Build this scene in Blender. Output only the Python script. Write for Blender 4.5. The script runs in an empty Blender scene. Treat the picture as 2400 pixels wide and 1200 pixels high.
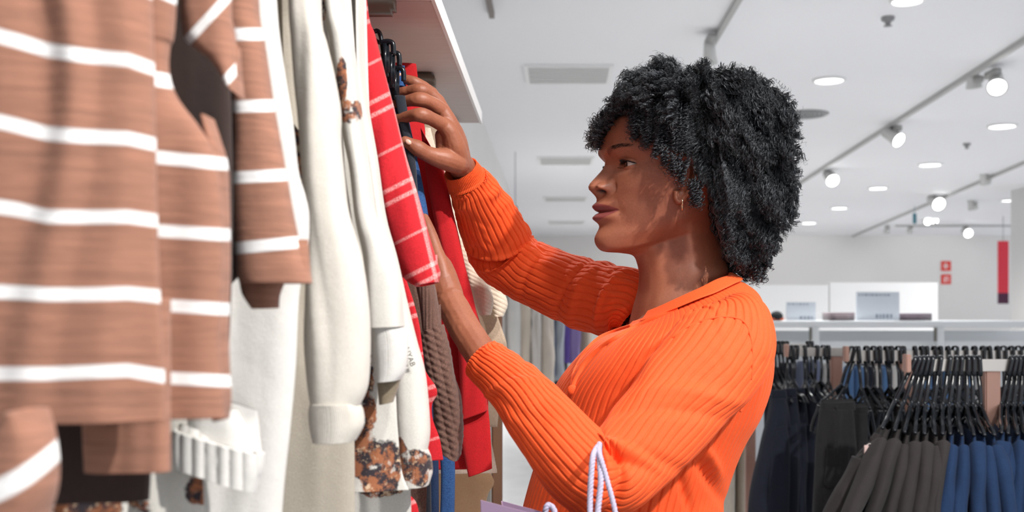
import bpy, math
import numpy as np
from mathutils import Vector, Matrix

R = math.radians
rng = np.random.default_rng(7)
F, CX, CY, EYE = 2500.0, 1300.0, 735.0, 1.38      # focal length and principal point of the 2400x1200 frame, eye height in metres
scene = bpy.context.scene
COL = scene.collection

# ---------------------------------------------------------------- camera, world, lights, exposure
cam_data = bpy.data.cameras.new('camera')
cam_data.sensor_width = 36.0
cam_data.lens = F / 2400.0 * 36.0
cam_data.shift_x = -(CX - 1200.0) / 2400.0
cam_data.shift_y = (CY - 600.0) / 2400.0
cam_data.clip_start = 0.05
cam_data.dof.use_dof = True
cam_data.dof.focus_distance = 1.5
cam_data.dof.aperture_fstop = 6.5
cam = bpy.data.objects.new('camera', cam_data)
cam.location = (0, 0, EYE)
cam.rotation_euler = (R(90), 0, 0)
COL.objects.link(cam)
scene.camera = cam

world = bpy.data.worlds.new('world')
world.use_nodes = True
world.node_tree.nodes['Background'].inputs[0].default_value = (0.93, 0.96, 1.0, 1)
world.node_tree.nodes['Background'].inputs[1].default_value = 0.85
scene.world = world

def lamp(name, kind, loc, target, energy, color=(1, 1, 1), **kw):
    d = bpy.data.lights.new(name, kind)
    d.energy = energy
    d.color = color
    for k, v in kw.items():
        setattr(d, k, v)
    o = bpy.data.objects.new(name, d)
    o.location = loc
    o.rotation_euler = (Vector(target) - Vector(loc)).to_track_quat('-Z', 'Y').to_euler()
    COL.objects.link(o)
    return o

# two shop track spots above the viewer, two added highlight spots, and rows of ceiling lamps further in
lamp('key_spot', 'SPOT', (1.35, -0.15, 3.05), (0.05, 1.42, 1.40), 270, (1.0, 0.97, 0.93), spot_size=R(62), spot_blend=0.5, shadow_soft_size=0.035)
lamp('second_spot', 'SPOT', (0.55, -0.05, 3.05), (-0.2, 0.9, 1.35), 80, (1.0, 0.98, 0.96), spot_size=R(60), spot_blend=0.6, shadow_soft_size=0.06)
lamp('added_rim_light', 'SPOT', (-0.1, 2.9, 3.05), (0.2, 1.45, 1.5), 85, (1.0, 0.97, 0.94), spot_size=R(55), spot_blend=0.6, shadow_soft_size=0.08)  # added rim light, unseen, for highlights on the hair
lamp('added_rack_light', 'SPOT', (0.9, 1.3, 3.05), (1.0, 2.7, 1.1), 32, (0.95, 0.98, 1.0), spot_size=R(80), spot_blend=0.7, shadow_soft_size=0.1)  # added lamp, unseen, for highlights on the hangers
for i, (x, y, e) in enumerate([(1.5, 6.5, 250), (4.5, 8.5, 250), (0.6, 13, 280), (5, 14, 320), (1.5, 20.5, 320), (6, 20.5, 340)]):
    lamp('aisle_lamp', 'SPOT', (x, y, 3.12), (x, y, 0), e, (1, 0.99, 0.97), spot_size=R(150), spot_blend=0.9, shadow_soft_size=0.25)
for i, x in enumerate((2.6, 5.6, 8.6)):
    lamp('wall_washer', 'SPOT', (x, 22.6, 3.1), (x, 24.9, 1.6), 22, (1, 1, 1), spot_size=R(95), spot_blend=0.5, shadow_soft_size=0.1)

vs = scene.view_settings
vs.view_transform = 'Standard'
vs.look = 'None'
vs.gamma = 1.0
vs.use_curve_mapping = False
vs.exposure = 0.35

# ---------------------------------------------------------------- helpers
def P(px, py, Y):
    return Vector(((px - CX) * Y / F, Y, EYE - (py - CY) * Y / F))

def lin(r, g, b):
    def c(v):
        v /= 255.0
        return v / 12.92 if v <= 0.04045 else ((v + 0.055) / 1.055) ** 2.4
    return (c(r), c(g), c(b), 1.0)

def vnoise(p, seed=0):
    """smooth value noise in -1..1 at points p (n,3)"""
    p = np.asarray(p, float)
    i = np.floor(p).astype(np.int64)
    f = p - i
    f = f * f * (3 - 2 * f)
    out = 0
    for dx in (0, 1):
        for dy in (0, 1):
            for dz in (0, 1):
                h = ((i[:, 0] + dx) * 374761393 + (i[:, 1] + dy) * 668265263 + (i[:, 2] + dz) * 2147483647 + seed * 1274126177) & 0xFFFFFFFF
                h = ((h ^ (h >> 13)) * 1274126177) & 0xFFFFFFFF
                v = ((h ^ (h >> 16)) & 0xFFFF) / 32767.5 - 1
                w = (f[:, 0] if dx else 1 - f[:, 0]) * (f[:, 1] if dy else 1 - f[:, 1]) * (f[:, 2] if dz else 1 - f[:, 2])
                out = out + v * w
    return out

def catmull(ctrl, n, closed=False, ts=None):
    """ctrl (k,...) -> (n,...) smooth samples"""
    c = np.asarray(ctrl, float)
    k = len(c)
    if ts is None:
        ts = np.linspace(0, k if closed else k - 1, n, endpoint=not closed)
    i = np.floor(ts).astype(int)
    if not closed:
        i = np.clip(i, 0, k - 2)
    u = (ts - i).reshape((-1,) + (1,) * (c.ndim - 1))
    if closed:
        a, b, d, e = c[(i - 1) % k], c[i % k], c[(i + 1) % k], c[(i + 2) % k]
    else:
        a, b, d, e = c[np.maximum(i - 1, 0)], c[i], c[i + 1], c[np.minimum(i + 2, k - 1)]
    return 0.5 * (2 * b + (d - a) * u + (2 * a - 5 * b + 4 * d - e) * u ** 2 + (3 * b - a - 3 * d + e) * u ** 3)

def grid_faces(nr, nc, closed=True, flip=False):
    r = np.arange(nr - 1)[:, None]
    c = np.arange(nc if closed else nc - 1)[None, :]
    c2 = (c + 1) % nc
    f = np.stack([r * nc + c, r * nc + c2, (r + 1) * nc + c2, (r + 1) * nc + c], -1).reshape(-1, 4)
    return f[:, ::-1] if flip else f

def mesh_np(name, verts, quads, mat=None, parent=None, uv=None, tris=None, smooth=True, attrs=None, mats=None, midx=None):
    verts = np.asarray(verts, np.float32).reshape(-1, 3)
    quads = np.asarray(quads, np.int32).reshape(-1, 4) if quads is not None and len(quads) else np.zeros((0, 4), np.int32)
    tris = np.asarray(tris, np.int32).reshape(-1, 3) if tris is not None and len(tris) else np.zeros((0, 3), np.int32)
    me = bpy.data.meshes.new(name)
    me.vertices.add(len(verts))
    me.vertices.foreach_set('co', verts.ravel())
    loops = np.concatenate([quads.ravel(), tris.ravel()])
    me.loops.add(len(loops))
    me.loops.foreach_set('vertex_index', loops)
    tot = np.concatenate([np.full(len(quads), 4), np.full(len(tris), 3)])
    start = np.concatenate([[0], np.cumsum(tot)[:-1]])
    me.polygons.add(len(tot))
    me.polygons.foreach_set('loop_start', start.astype(np.int32))
    me.polygons.foreach_set('use_smooth', np.full(len(tot), smooth))
    if midx is not None:
        me.polygons.foreach_set('material_index', np.asarray(midx, np.int32))
    if uv is not None:
        l = me.uv_layers.new(name='UVMap')
        uv = np.asarray(uv, np.float32)
        data = uv[loops] if len(uv) == len(verts) else uv
        l.data.foreach_set('uv', data.ravel())
    for k, v in (attrs or {}).items():
        a = me.attributes.new(k, 'FLOAT', 'POINT')
        a.data.foreach_set('value', np.asarray(v, np.float32))
    me.update()
    me.validate()
    o = bpy.data.objects.new(name, me)
    COL.objects.link(o)
    for m in (mats or ([mat] if mat else [])):
        me.materials.append(m)
    if parent:
        o.parent = parent
        o.matrix_parent_inverse = parent.matrix_world.inverted() if parent.matrix_world != Matrix() else Matrix()
    return o

def tag(o, label=None, cat=None, group=None, kind=None):
    if label: o['label'] = label
    if cat: o['category'] = cat
    if group: o['group'] = group
    if kind: o['kind'] = kind
    return o

def empty(name, loc=(0, 0, 0), label=None, cat=None, group=None, rot=(0, 0, 0)):
    o = bpy.data.objects.new(name, None)
    o.empty_display_size = 0.05
    o.location = loc
    o.rotation_euler = rot
    COL.objects.link(o)
    return tag(o, label, cat, group)

def parent_keep(o, root):
    """world-space mesh under a root that stands at root.location without rotation"""
    o.parent = root
    o.matrix_parent_inverse = Matrix.Translation(-Vector(root.location))
    return o

class MB:
    """collects simple solids into one mesh"""
    def __init__(s): s.v, s.q, s.t, s.n = [], [], [], 0
    def add(s, v, q=(), t=()):
        v = np.asarray(v, float).reshape(-1, 3)
        s.v.append(v)
        if len(q): s.q.append(np.asarray(q).reshape(-1, 4) + s.n)
        if len(t): s.t.append(np.asarray(t).reshape(-1, 3) + s.n)
        s.n += len(v)
        return s
    def box(s, x0, x1, y0, y1, z0, z1, b=0.0):
        if b <= 0:
            v = [(x, y, z) for z in (z0, z1) for y in (y0, y1) for x in (x0, x1)]
            return s.add(v, [(0, 2, 3, 1), (4, 5, 7, 6), (0, 1, 5, 4), (2, 6, 7, 3), (0, 4, 6, 2), (1, 3, 7, 5)])
        bm = __import__('bmesh').new()
        g = __import__('bmesh').ops.create_cube(bm, size=1)
        for w in bm.verts:
            w.co = Vector(((x0 + x1) / 2 + w.co.x * (x1 - x0), (y0 + y1) / 2 + w.co.y * (y1 - y0), (z0 + z1) / 2 + w.co.z * (z1 - z0)))
        __import__('bmesh').ops.bevel(bm, geom=bm.edges[:], offset=b, segments=2, affect='EDGES')
        bm.verts.index_update()
        q = [[w.index for w in f.verts] for f in bm.faces if len(f.verts) == 4]
        t = [[w.index for w in f.verts] for f in bm.faces if len(f.verts) == 3]
        s.add([w.co[:] for w in bm.verts], q, t)
        bm.free()
        return s
    def tube(s, pts, rad, n=8, up=None, ry=None, cap=True):
        pts = np.asarray([tuple(p) for p in pts], float)
        k = len(pts)
        rad = np.broadcast_to(np.asarray(rad, float), (k,))
        ry = rad if ry is None else np.broadcast_to(np.asarray(ry, float), (k,))
        T = np.gradient(pts, axis=0)
        T /= np.linalg.norm(T, axis=1)[:, None] + 1e-12
        up = np.array(up if up is not None else ((0, 0, 1) if abs(T[0][2]) < 0.9 else (0, 1, 0)), float)
        A = np.zeros_like(T); a = up
        for i in range(k):
            a = a - T[i] * np.dot(a, T[i])
            a = a / (np.linalg.norm(a) + 1e-12)
            A[i] = a
        B = np.cross(T, A)
        th = np.linspace(0, 2 * np.pi, n, endpoint=False)
        V = pts[:, None] + A[:, None] * (np.cos(th)[None, :, None] * rad[:, None, None]) + B[:, None] * (np.sin(th)[None, :, None] * ry[:, None, None])
        base = s.n
        s.add(V.reshape(-1, 3), grid_faces(k, n, True, True))
        if cap:
            s.add([pts[0], pts[-1]])
            j = np.arange(n)
            s.t.append(np.stack([np.full(n, base + k * n), base + j, base + (j + 1) % n], -1)[:, ::-1][:, ::-1])
            s.t.append(np.stack([np.full(n, base + k * n + 1), base + (k - 1) * n + (j + 1) % n, base + (k - 1) * n + j], -1))
        return s
    def lathe(s, prof, c=(0, 0, 0), n=20, axis='z'):
        prof = np.asarray(prof, float)
        th = np.linspace(0, 2 * np.pi, n, endpoint=False)
        V = np.stack([prof[:, 0, None] * np.cos(th), prof[:, 0, None] * np.sin(th), np.repeat(prof[:, 1, None], n, 1)], -1)
        if axis == 'y': V = V[..., [0, 2, 1]]
        return s.add(V.reshape(-1, 3) + np.array(c, float), grid_faces(len(prof), n))
    def ell(s, c, r, n=16, m=10, M=None):
        ph = np.linspace(0.02, np.pi - 0.02, m)
        th = np.linspace(0, 2 * np.pi, n, endpoint=False)
        V = np.stack([np.sin(ph)[:, None] * np.cos(th), np.sin(ph)[:, None] * np.sin(th), np.repeat(np.cos(ph)[:, None], n, 1)], -1).reshape(-1, 3) * np.array(r, float)
        if M is not None: V = V @ np.array(M).T
        return s.add(V + np.array(tuple(c), float), grid_faces(m, n))
    def build(s, name, mat, parent=None, smooth=True):
        o = mesh_np(name, np.concatenate(s.v), np.concatenate(s.q) if s.q else None, mat, None, tris=np.concatenate(s.t) if s.t else None, smooth=smooth)
        if parent: o.parent = parent
        return o

# ---------------------------------------------------------------- materials
MATS = {}
class NT:
    def __init__(s, name, rough=0.8, color=(0.5, 0.5, 0.5, 1), **kw):
        s.m = bpy.data.materials.new(name); s.m.use_nodes = True
        s.t = s.m.node_tree; s.b = s.t.nodes['Principled BSDF']
        s.b.inputs['Base Color'].default_value = color
        s.b.inputs['Roughness'].default_value = rough
        for k, v in kw.items(): s.b.inputs[k.replace('_', ' ')].default_value = v
    def n(s, typ, **kw):
        nd = s.t.nodes.new(typ)
        for k, v in kw.items():
            if k == 'inp':
                for a, b in v.items(): s.put(nd, a, b)
            else: setattr(nd, k, v)
        return nd
    def put(s, nd, a, b):
        if isinstance(b, bpy.types.NodeSocket): s.t.links.new(b, nd.inputs[a])
        else: nd.inputs[a].default_value = b
    def math(s, op, a, b=0.0, c=0.0, clamp=False):
        nd = s.n('ShaderNodeMath', operation=op, use_clamp=clamp); s.put(nd, 0, a); s.put(nd, 1, b); s.put(nd, 2, c)
        return nd.outputs[0]
    def mix(s, fac, a, b):
        nd = s.n('ShaderNodeMix', data_type='RGBA')
        s.put(nd, 0, fac); s.put(nd, 6, a); s.put(nd, 7, b)
        return nd.outputs[2]
    def noise(s, vec, scale, detail=3.0, rough=0.5, out=0):
        nd = s.n('ShaderNodeTexNoise', inp={'Scale': scale, 'Detail': detail, 'Roughness': rough})
        if vec is not None: s.put(nd, 'Vector', vec)
        return nd.outputs[out]
    def step(s, v, lo, hi):
        nd = s.n('ShaderNodeMapRange', clamp=True, inp={'From Min': lo, 'From Max': hi}); s.put(nd, 0, v)
        return nd.outputs[0]
    def coords(s):
        tc = s.n('ShaderNodeTexCoord'); return tc.outputs['Object'], tc.outputs['UV']
    def sep(s, v):
        nd = s.n('ShaderNodeSeparateXYZ'); s.put(nd, 0, v); return nd.outputs
    def bump(s, h, strength=0.3, dist=0.001, prev=None):
        nd = s.n('ShaderNodeBump', inp={'Strength': strength, 'Distance': dist}); s.put(nd, 'Height', h)
        if prev is not None: s.put(nd, 'Normal', prev)
        s.t.links.new(nd.outputs[0], s.b.inputs['Normal'])
        return nd.outputs[0]
    def color(s, c): s.put(s.b, 'Base Color', c)
    def attr(s, name):
        return s.n('ShaderNodeAttribute', attribute_name=name).outputs['Fac']

def plain(name, rgb, rough=0.6, **kw):
    if name not in MATS: MATS[name] = NT(name, rough, lin(*rgb), **kw).m
    return MATS[name]

def emit(name, rgb, strength):
    if name not in MATS:
        t = NT(name, 0.5, lin(*rgb)); t.put(t.b, 'Emission Color', lin(*rgb)); t.put(t.b, 'Emission Strength', strength); MATS[name] = t.m
    return MATS[name]

def fabric(name, rgb, rgb2=None, scale=900, bump=0.35, rough=0.9, big=25, var=0.25, sheen=0.15):
    """plain woven or fleecy cloth"""
    if name in MATS: return MATS[name]
    t = NT(name, rough, Sheen_Weight=sheen)
    ob, uv = t.coords()
    c2 = lin(*(rgb2 or tuple(v * 0.82 for v in rgb)))
    fac = t.math('MULTIPLY', t.step(t.noise(ob, big, 4), 0.35, 0.75), var * 2)
    fine = t.noise(ob, scale, 2)
    t.color(t.mix(fac, t.mix(t.step(fine, 0.3, 0.7), c2, lin(*rgb)), c2))
    n1 = t.bump(fine, bump, 0.0008)
    t.bump(t.noise(ob, big * 1.6, 4), 0.25, 0.004, n1)
    MATS[name] = t.m
    return t.m
# ---------------------------------------------------------------- the setting
H = 3.20
def noisy(name, rgb, amt=0.06, scale=1.2, rough=0.7):
    if name in MATS: return MATS[name]
    t = NT(name, rough)
    ob, uv = t.coords()
    c = lin(*rgb)
    t.color(t.mix(t.noise(ob, scale, 4), c, tuple(v * (1 - amt) for v in c[:3]) + (1,)))
    t.bump(t.noise(ob, 60, 3), 0.05, 0.002)
    MATS[name] = t.m
    return t.m

ceil_m = noisy('ceiling paint', (246, 246, 249), 0.03)
wall_m = noisy('wall paint', (232, 230, 228))
tag(MB().box(-1.5, 12, -4, 25.2, H, H + 0.1).build('ceiling', ceil_m, smooth=False), kind='structure')
def floor_mat():
    t = NT('polished floor', 0.22)
    ob, uv = t.coords()
    t.color(t.mix(t.noise(ob, 2.5, 5), lin(206, 207, 208), lin(222, 222, 223)))
    t.put(t.b, 'Roughness', t.math('MULTIPLY_ADD', t.noise(ob, 6, 3), 0.15, 0.16))
    return t.m
tile_m = floor_mat()
tag(MB().box(-1.5, 12, -4, 25.2, -0.1, -0.006).build('floor', plain('grout', (140, 140, 140), 0.9), smooth=False), kind='structure')
floor_root = bpy.data.objects['floor']
tile_mesh = None
for j in range(12):                          # floor tiles the photo shows between the racks
    for i in range(6):
        x0, y0 = -0.66 + i * 0.6, 5.4 + j * 0.9
        if tile_mesh is None:
            tl = MB().box(0.003, 0.597, 0.003, 0.897, -0.006, 0.0).build('tile', tile_m, smooth=False)
            tile_mesh = tl.data
        else:
            tl = bpy.data.objects.new('tile', tile_mesh); COL.objects.link(tl)
        tl.location = (x0, y0, 0); tl.parent = floor_root
rest = MB()
rest.box(-0.66, 12, -4, 5.4, -0.006, 0).box(2.94, 12, 5.4, 16.2, -0.006, 0).box(-0.66, 12, 16.2, 25, -0.006, 0)
r_ = rest.build('tile_field', tile_m, smooth=False); r_.parent = floor_root; r_['kind'] = 'stuff'

tag(MB().box(-1.5, 12, 24.9, 25.2, 0, H).build('wall_back', wall_m, smooth=False), kind='structure')
tag(MB().box(-1.5, -0.67, 2.6, 24.9, 0, H).box(-1.5, -0.67, -2, 2.6, 0, H).build('wall_left', wall_m, smooth=False), kind='structure')
# square column at the right edge of the view
tag(MB().box((2369 - CX) * 15.8 / F, (2369 - CX) * 15.8 / F + 0.8, 14.8, 15.8, 0, H).build('wall_column', noisy('column paint', (214, 213, 212)), smooth=False), kind='structure')

def ceil_at(px, py):
    Y = (H - EYE) * F / (CY - py)
    return P(px, py, Y)

white_m = plain('white enamel', (240, 240, 240), 0.4)
grey_m = plain('grey metal', (150, 150, 152), 0.4)
vent_dark = plain('vent dark', (148, 150, 150), 0.7)
ORD = ['first', 'second', 'third', 'fourth', 'fifth', 'sixth', 'seventh', 'eighth', 'ninth', 'tenth', 'eleventh', 'twelfth', 'thirteenth', 'fourteenth', 'fifteenth', 'sixteenth', 'seventeenth', 'eighteenth', 'nineteenth', 'twentieth']

# slatted air vents receding along the ceiling
vl = ['large slatted ceiling air vent with white frame nearest the viewer', 'second slatted ceiling vent counting away from the viewer', 'third narrow ceiling vent counting away from the viewer', 'farthest thin ceiling vent beside the back wall']
for k, (px, py, w) in enumerate([(1332, 172, 185), (1326, 375, 118), (1325, 465, 92), (1327, 520, 80)]):
    c = ceil_at(px, py)
    hw = w * c.y / F / 2
    root = empty('ceiling_vent', (c.x, c.y, H), vl[k], 'air vent', 'slatted vents in a row along the ceiling')
    dz = 0.55
    fr = MB()
    e = 0.03
    fr.box(-hw - e, hw + e, -dz / 2 - e, -dz / 2, -0.02, 0).box(-hw - e, hw + e, dz / 2, dz / 2 + e, -0.02, 0)
    fr.box(-hw - e, -hw, -dz / 2, dz / 2, -0.02, 0).box(hw, hw + e, -dz / 2, dz / 2, -0.02, 0)
    fr.build('frame', white_m, root, False)
    MB().box(-hw, hw, -dz / 2, dz / 2, -0.004, -0.001).build('backing', vent_dark, root, False)
    sm = None
    for s in range(7):
        if sm is None:
            so = MB().box(-hw, hw, -0.016, 0.016, -0.022, -0.008).build('slat', plain('vent slat', (226, 226, 224), 0.5), root, False); sm = so.data
        else:
            so = bpy.data.objects.new('slat', sm); COL.objects.link(so); so.parent = root
        so.location = (0, -dz / 2 + (s + 0.5) * dz / 7, 0)

# recessed downlights
dl = [(1943, 186, 66), (2349, 294, 60), (2180, 385, 50), (2058, 440, 42), (1967, 487, 38), (1896, 522, 36), (2361, 469, 30), (2126, -2, 70)]
dn = ['round recessed downlight right of the curly hair, above the round speaker grille', 'round recessed downlight at the right edge below the track spot', 'recessed downlight between the two middle track spots', 'recessed downlight on the ceiling just right of the third track spot', 'small recessed downlight beside the fourth downlight', 'smallest recessed downlight close to the hair', 'small recessed downlight next to the grey column', 'recessed downlight cut by the top edge of the picture']
for k, (px, py, w) in enumerate(dl):
    c = ceil_at(px, py)
    r = w * c.y / F / 2
    root = empty('downlight', (c.x, c.y, H), dn[k], 'ceiling light', 'recessed downlights')
    MB().lathe([(r * 0.98, 0), (r * 1.16, 0), (r * 1.16, -0.012), (r * 1.0, -0.02), (r * 0.98, -0.012)], n=28).build('ring', white_m, root)
    MB().lathe([(0.001, -0.006), (r * 0.5, -0.008), (r, -0.006)], n=28).build('diffuser', emit('lamp glow', (255, 255, 252), 6.0), root)

# round speaker grille near the hair
c = ceil_at(1885, 267)
root = empty('ceiling_speaker', (c.x, c.y, H), 'round grey ceiling speaker grille beside the curly hair', 'speaker')
MB().lathe([(0.19, 0), (0.22, -0.004), (0.2, -0.015), (0.18, -0.012)], n=32).build('ring', grey_m, root)
g = MB()
for rr in (0.04, 0.08, 0.12, 0.16): g.lathe([(rr - 0.012, -0.002), (rr - 0.01, -0.014), (rr + 0.01, -0.014), (rr + 0.012, -0.002)], n=28)
g.build('grille', vent_dark, root)
# small smoke detectors and sprinkler heads
for k, (px, py, lb) in enumerate([(2081, 40, 'tiny grey sprinkler head on the ceiling at upper right'), (1736, 240, 'small ceiling smoke detector hidden beside the top of the hair'), (2266, 336, 'small sprinkler dot on the ceiling between track spots and wall')]):
    c = ceil_at(px, py)
    tag(MB().lathe([(0.04, 0), (0.04, -0.02), (0.02, -0.03), (0.015, -0.05), (0.028, -0.055), (0.001, -0.058)], c=(c.x, c.y, H), n=16).build('sprinkler_head', grey_m), lb, 'sprinkler')

# track lighting
track_m = plain('track grey', (176, 176, 174), 0.5)
def track(x, y0, y1, label):
    o = MB().box(x - 0.018, x + 0.018, y0, y1, H - 0.035, H).build('lighting_track', track_m, smooth=False)
    return tag(o, label, 'track')
def track_between(p, q, label, mat=None):
    p, q = ceil_at(*p), ceil_at(*q)
    d = (q - p); L = d.length
    o = MB().box(-0.018, 0.018, 0, L, -0.035, 0).build('lighting_track', mat or track_m, smooth=False)
    o.location = (p.x, p.y, H); o.rotation_euler = (0, 0, math.atan2(-d.x, d.y))
    return tag(o, label, 'track')
track_between((2520, 12), (1835, 452), 'long white lighting track carrying the row of spotlights')
track_between((2500, 335), (1990, 556), 'second lighting track further right near the grey column')
c0 = ceil_at(1725, 0); c1 = ceil_at(1668, 100)
tag(MB().box(c1.x - 0.016, c1.x + 0.016, 1.5, c1.y, H - 0.035, H).build('lighting_track', track_m, smooth=False), 'lighting track ending above the top of the hair', 'track')
c1 = ceil_at(1153, 30)
tag(MB().box(c1.x - 0.016, c1.x + 0.016, 3, c1.y, H - 0.035, H).build('lighting_track', plain('track brown', (130, 122, 118), 0.6), smooth=False), 'short dark track end above the left shelf', 'track')

def track_spot(px, py, Y, w, label, aim=(0, -1, -0.4), on=True, group='spotlights on the ceiling tracks'):
    c = P(px, py, Y)
    r = w * Y / F / 2
    root = empty('track_spotlight', (c.x, c.y, H - 0.035), label, 'spotlight', group)
    d = Vector(aim).normalized()
    q = Vector((0, 0, 1)).rotation_difference(d).to_matrix()
    cc = c - root.location
    def rot(prof, n=22):
        m = MB().lathe(prof, n=n)
        m.v[0] = m.v[0] @ np.array(q).T + np.array(cc)
        return m
    rot([(0.001, -r * 3.0), (r * 0.75, -r * 2.9), (r * 0.85, -r * 1.2), (r * 1.05, -r * 0.2), (r * 1.12, 0.0), (r * 1.0, 0.004), (r * 0.96, -r * 0.15)]).build('lamp_head', plain('spot body', (206, 206, 204), 0.45), root)
    rot([(0.001, -r * 0.12), (r * 0.6, -r * 0.08), (r * 0.97, -r * 0.12)]).build('lens', emit('lamp glow', (255, 255, 252), 6.0) if on else plain('lens off', (190, 192, 192), 0.2), root)
    back = cc - d * r * 1.6
    MB().tube([(0, back.y, 0.0), (0, back.y, back.z * 0.5), tuple(back)], r * 0.22, 8).build('bracket', plain('spot body', (206, 206, 204), 0.45), root)
    MB().box(-0.03, 0.03, back.y - 0.09, back.y + 0.09, -0.05, 0.0, 0.006).build('adapter', track_m, root)
sp = [(2337, 205, 42, (-0.35, -1, -0.8)), (2107, 329, 34, (0.55, -1, -0.7)), (1952, 424, 30, (0.1, -1, -0.6))]
sn = ['large lit track spotlight at the right edge', 'lit track spotlight halfway along the main track', 'lit track spotlight at the far end of the main track, right of the hair']
for k, (px, py, w, aim) in enumerate(sp):
    track_spot(px, py, (7.75, 10.1, 13.4)[k], w, sn[k], aim)
track_spot(2201, 479, 16.3, 30, 'lit spotlight on the second track', (0.1, -1, -0.4))
track_spot(2310, 430, 14.0, 24, 'unlit pale spotlight on the second track next to the column', (0.3, 0.4, -1), False)
track_spot(2283, 205, 8.1, 34, 'unlit white spotlight beside the large lit one', (0.2, 0.3, -1), False)
track_spot(1664, 150, 6.9, 34, 'unlit white spotlight hanging at the track end above the hair', (0.1, 0.4, -1), False)
track_spot(2281, 490, 17.2, 22, 'small unlit spotlight behind the lit one of the second track', (0.3, 0.2, -1), False)
track_spot(2175, 519, 20.5, 17, 'small lit spotlight before the back wall, left of its pair', (0, -1, -0.3))
track_spot(2192, 518, 20.6, 15, 'small lit spotlight before the back wall, right of its pair', (0.1, -1, -0.3))
track_spot(2270, 547, 21.5, 20, 'lit spotlight low in front of the back wall near the red banner', (0, -1, -0.3))
track_spot(2078, 545, 22, 14, 'unlit spotlight above the back wall, left one', (0, 0.4, -1), False)
track_spot(2132, 545, 22, 14, 'unlit spotlight above the back wall, right one', (0, 0.4, -1), False)
tag(MB().box(7.0, 9.6, 21.9, 21.94, H - 0.035, H).build('lighting_track', track_m, smooth=False), 'short cross track in front of the back wall', 'track')

def card(px0, px1, py0, py1, Y, name, mat, label, cat, t=0.02, group=None, bevel=0, ceil=False):
    a, b = P(px0, py1, Y), P(px1, py0, Y)
    m = MB().box(a.x, b.x, Y, Y + t, a.z, b.z, bevel)
    if ceil: m.box((a.x + b.x) / 2 - 0.003, (a.x + b.x) / 2 + 0.003, Y + 0.005, Y + 0.011, b.z, H)
    o = m.build(name, mat, smooth=False)
    return tag(o, label, cat, group)
# red safety signs with white pictograms
red_m = plain('sign red', (222, 60, 50), 0.5)
def sign(y0, y1, label, kind):
    a, b = P(2206, y1, 24.88), P(2229, y0, 24.88)
    root = empty('safety_sign', ((a.x + b.x) / 2, 24.89, (a.z + b.z) / 2), label, 'sign')
    hw, hh = (b.x - a.x) / 2, (b.z - a.z) / 2
    MB().box(-hw, hw, -0.01, 0.005, -hh, hh).build('plate', red_m, root, False)
    m = MB()
    if kind:
        m.box(-0.045, -0.015, -0.014, -0.01, -0.07, 0.035).box(-0.04, 0.03, -0.014, -0.01, 0.04, 0.055).box(0.03, 0.05, -0.014, -0.01, -0.06, 0.06)
    else:
        m.box(-0.06, 0.06, -0.014, -0.01, -0.012, 0.012).box(-0.012, 0.012, -0.014, -0.01, -0.07, 0.07)
        m.box(-0.05, -0.03, -0.014, -0.01, -0.05, 0.05)
    m.build('pictogram', plain('sign white', (245, 240, 238), 0.5), root, False)
sign(612, 635, 'upper small red safety sign with white symbol on the back wall', 0)
sign(643, 666, 'lower small red safety sign with white extinguisher symbol on the back wall', 1)
a, b = P(2339, 712, 20), P(2363, 565, 20)
root = empty('hanging_banner', ((a.x + b.x) / 2, 20, a.z), 'tall narrow red banner with dark purple foot, left of the grey column', 'banner')
hw, hh = (b.x - a.x) / 2, b.z - a.z
MB().box(-hw, hw, -0.02, 0.02, hh * 0.17, hh).build('red_panel', plain('banner red', (226, 56, 74), 0.6), root, False)
MB().box(-hw, hw, -0.022, 0.02, 0, hh * 0.17).build('foot_panel', plain('banner purple', (78, 30, 62), 0.6), root, False)
MB().tube([(0, 0, hh), (0, 0, H - a.z)], 0.006, 6).build('cord', grey_m, root)
card(2140, 2148, 500, 524, 18, 'hanging_sign', plain('teal sign', (70, 130, 145), 0.5), 'small teal sign hanging left of the pair of small lamps', 'sign', ceil=True)
card(1203, 1212, 483, 505, 12, 'hanging_sign', plain('navy sign', (30, 60, 85), 0.5), 'small dark blue sign hanging above the bent orange elbow', 'sign', ceil=True)

# white display wall and gondola behind the racks
bright = plain('white laminate', (250, 250, 250), 0.5)
def seg(px0, px1, py0, py1, Y, t=0.05):
    a, b = P(px0, py1, Y), P(px1, py0, Y)
    return (a.x, b.x, Y, Y + t, a.z, b.z)
root = empty('display_unit', (0, 9.6, 0), 'long white display wall unit glowing white behind the racks', 'display unit')
for x0, x1 in ((1560, 1760), (1763, 1942), (1945, 2198)):
    o = MB().box(*seg(x0, x1, 668 if x0 < 1900 else 662, 752, 9.6)).build('panel', bright, smooth=False); parent_keep(o, root)
o = MB().box(*seg(1560, 2198, 752, 1250, 9.6)).build('lower_body', bright, smooth=False); parent_keep(o, root)
root = empty('display_counter', (0, 6.0, 0), 'white counter rail with posts running behind the clothes racks', 'counter')
shade_w = plain('white rail', (238, 241, 243), 0.4)
o = MB().box(*seg(1480, 2420, 752, 768, 6.0, 0.5), 0.006).build('top_board', shade_w, smooth=False); parent_keep(o, root)
for px in (1600, 1912, 2205):
    o = MB().box(*seg(px - 8, px + 8, 768, 1290, 6.0, 0.05)).build('post', shade_w, smooth=False); parent_keep(o, root)
    o = MB().box(*seg(px - 14, px - 9, 768, 800, 5.98, 0.02)).build('bracket', plain('bracket grey', (120, 118, 112), 0.5), smooth=False); parent_keep(o, root)
o = MB().box(*seg(1480, 2420, 800, 818, 6.1, 0.04)).build('lower_rail', shade_w, smooth=False); parent_keep(o, root)
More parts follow.
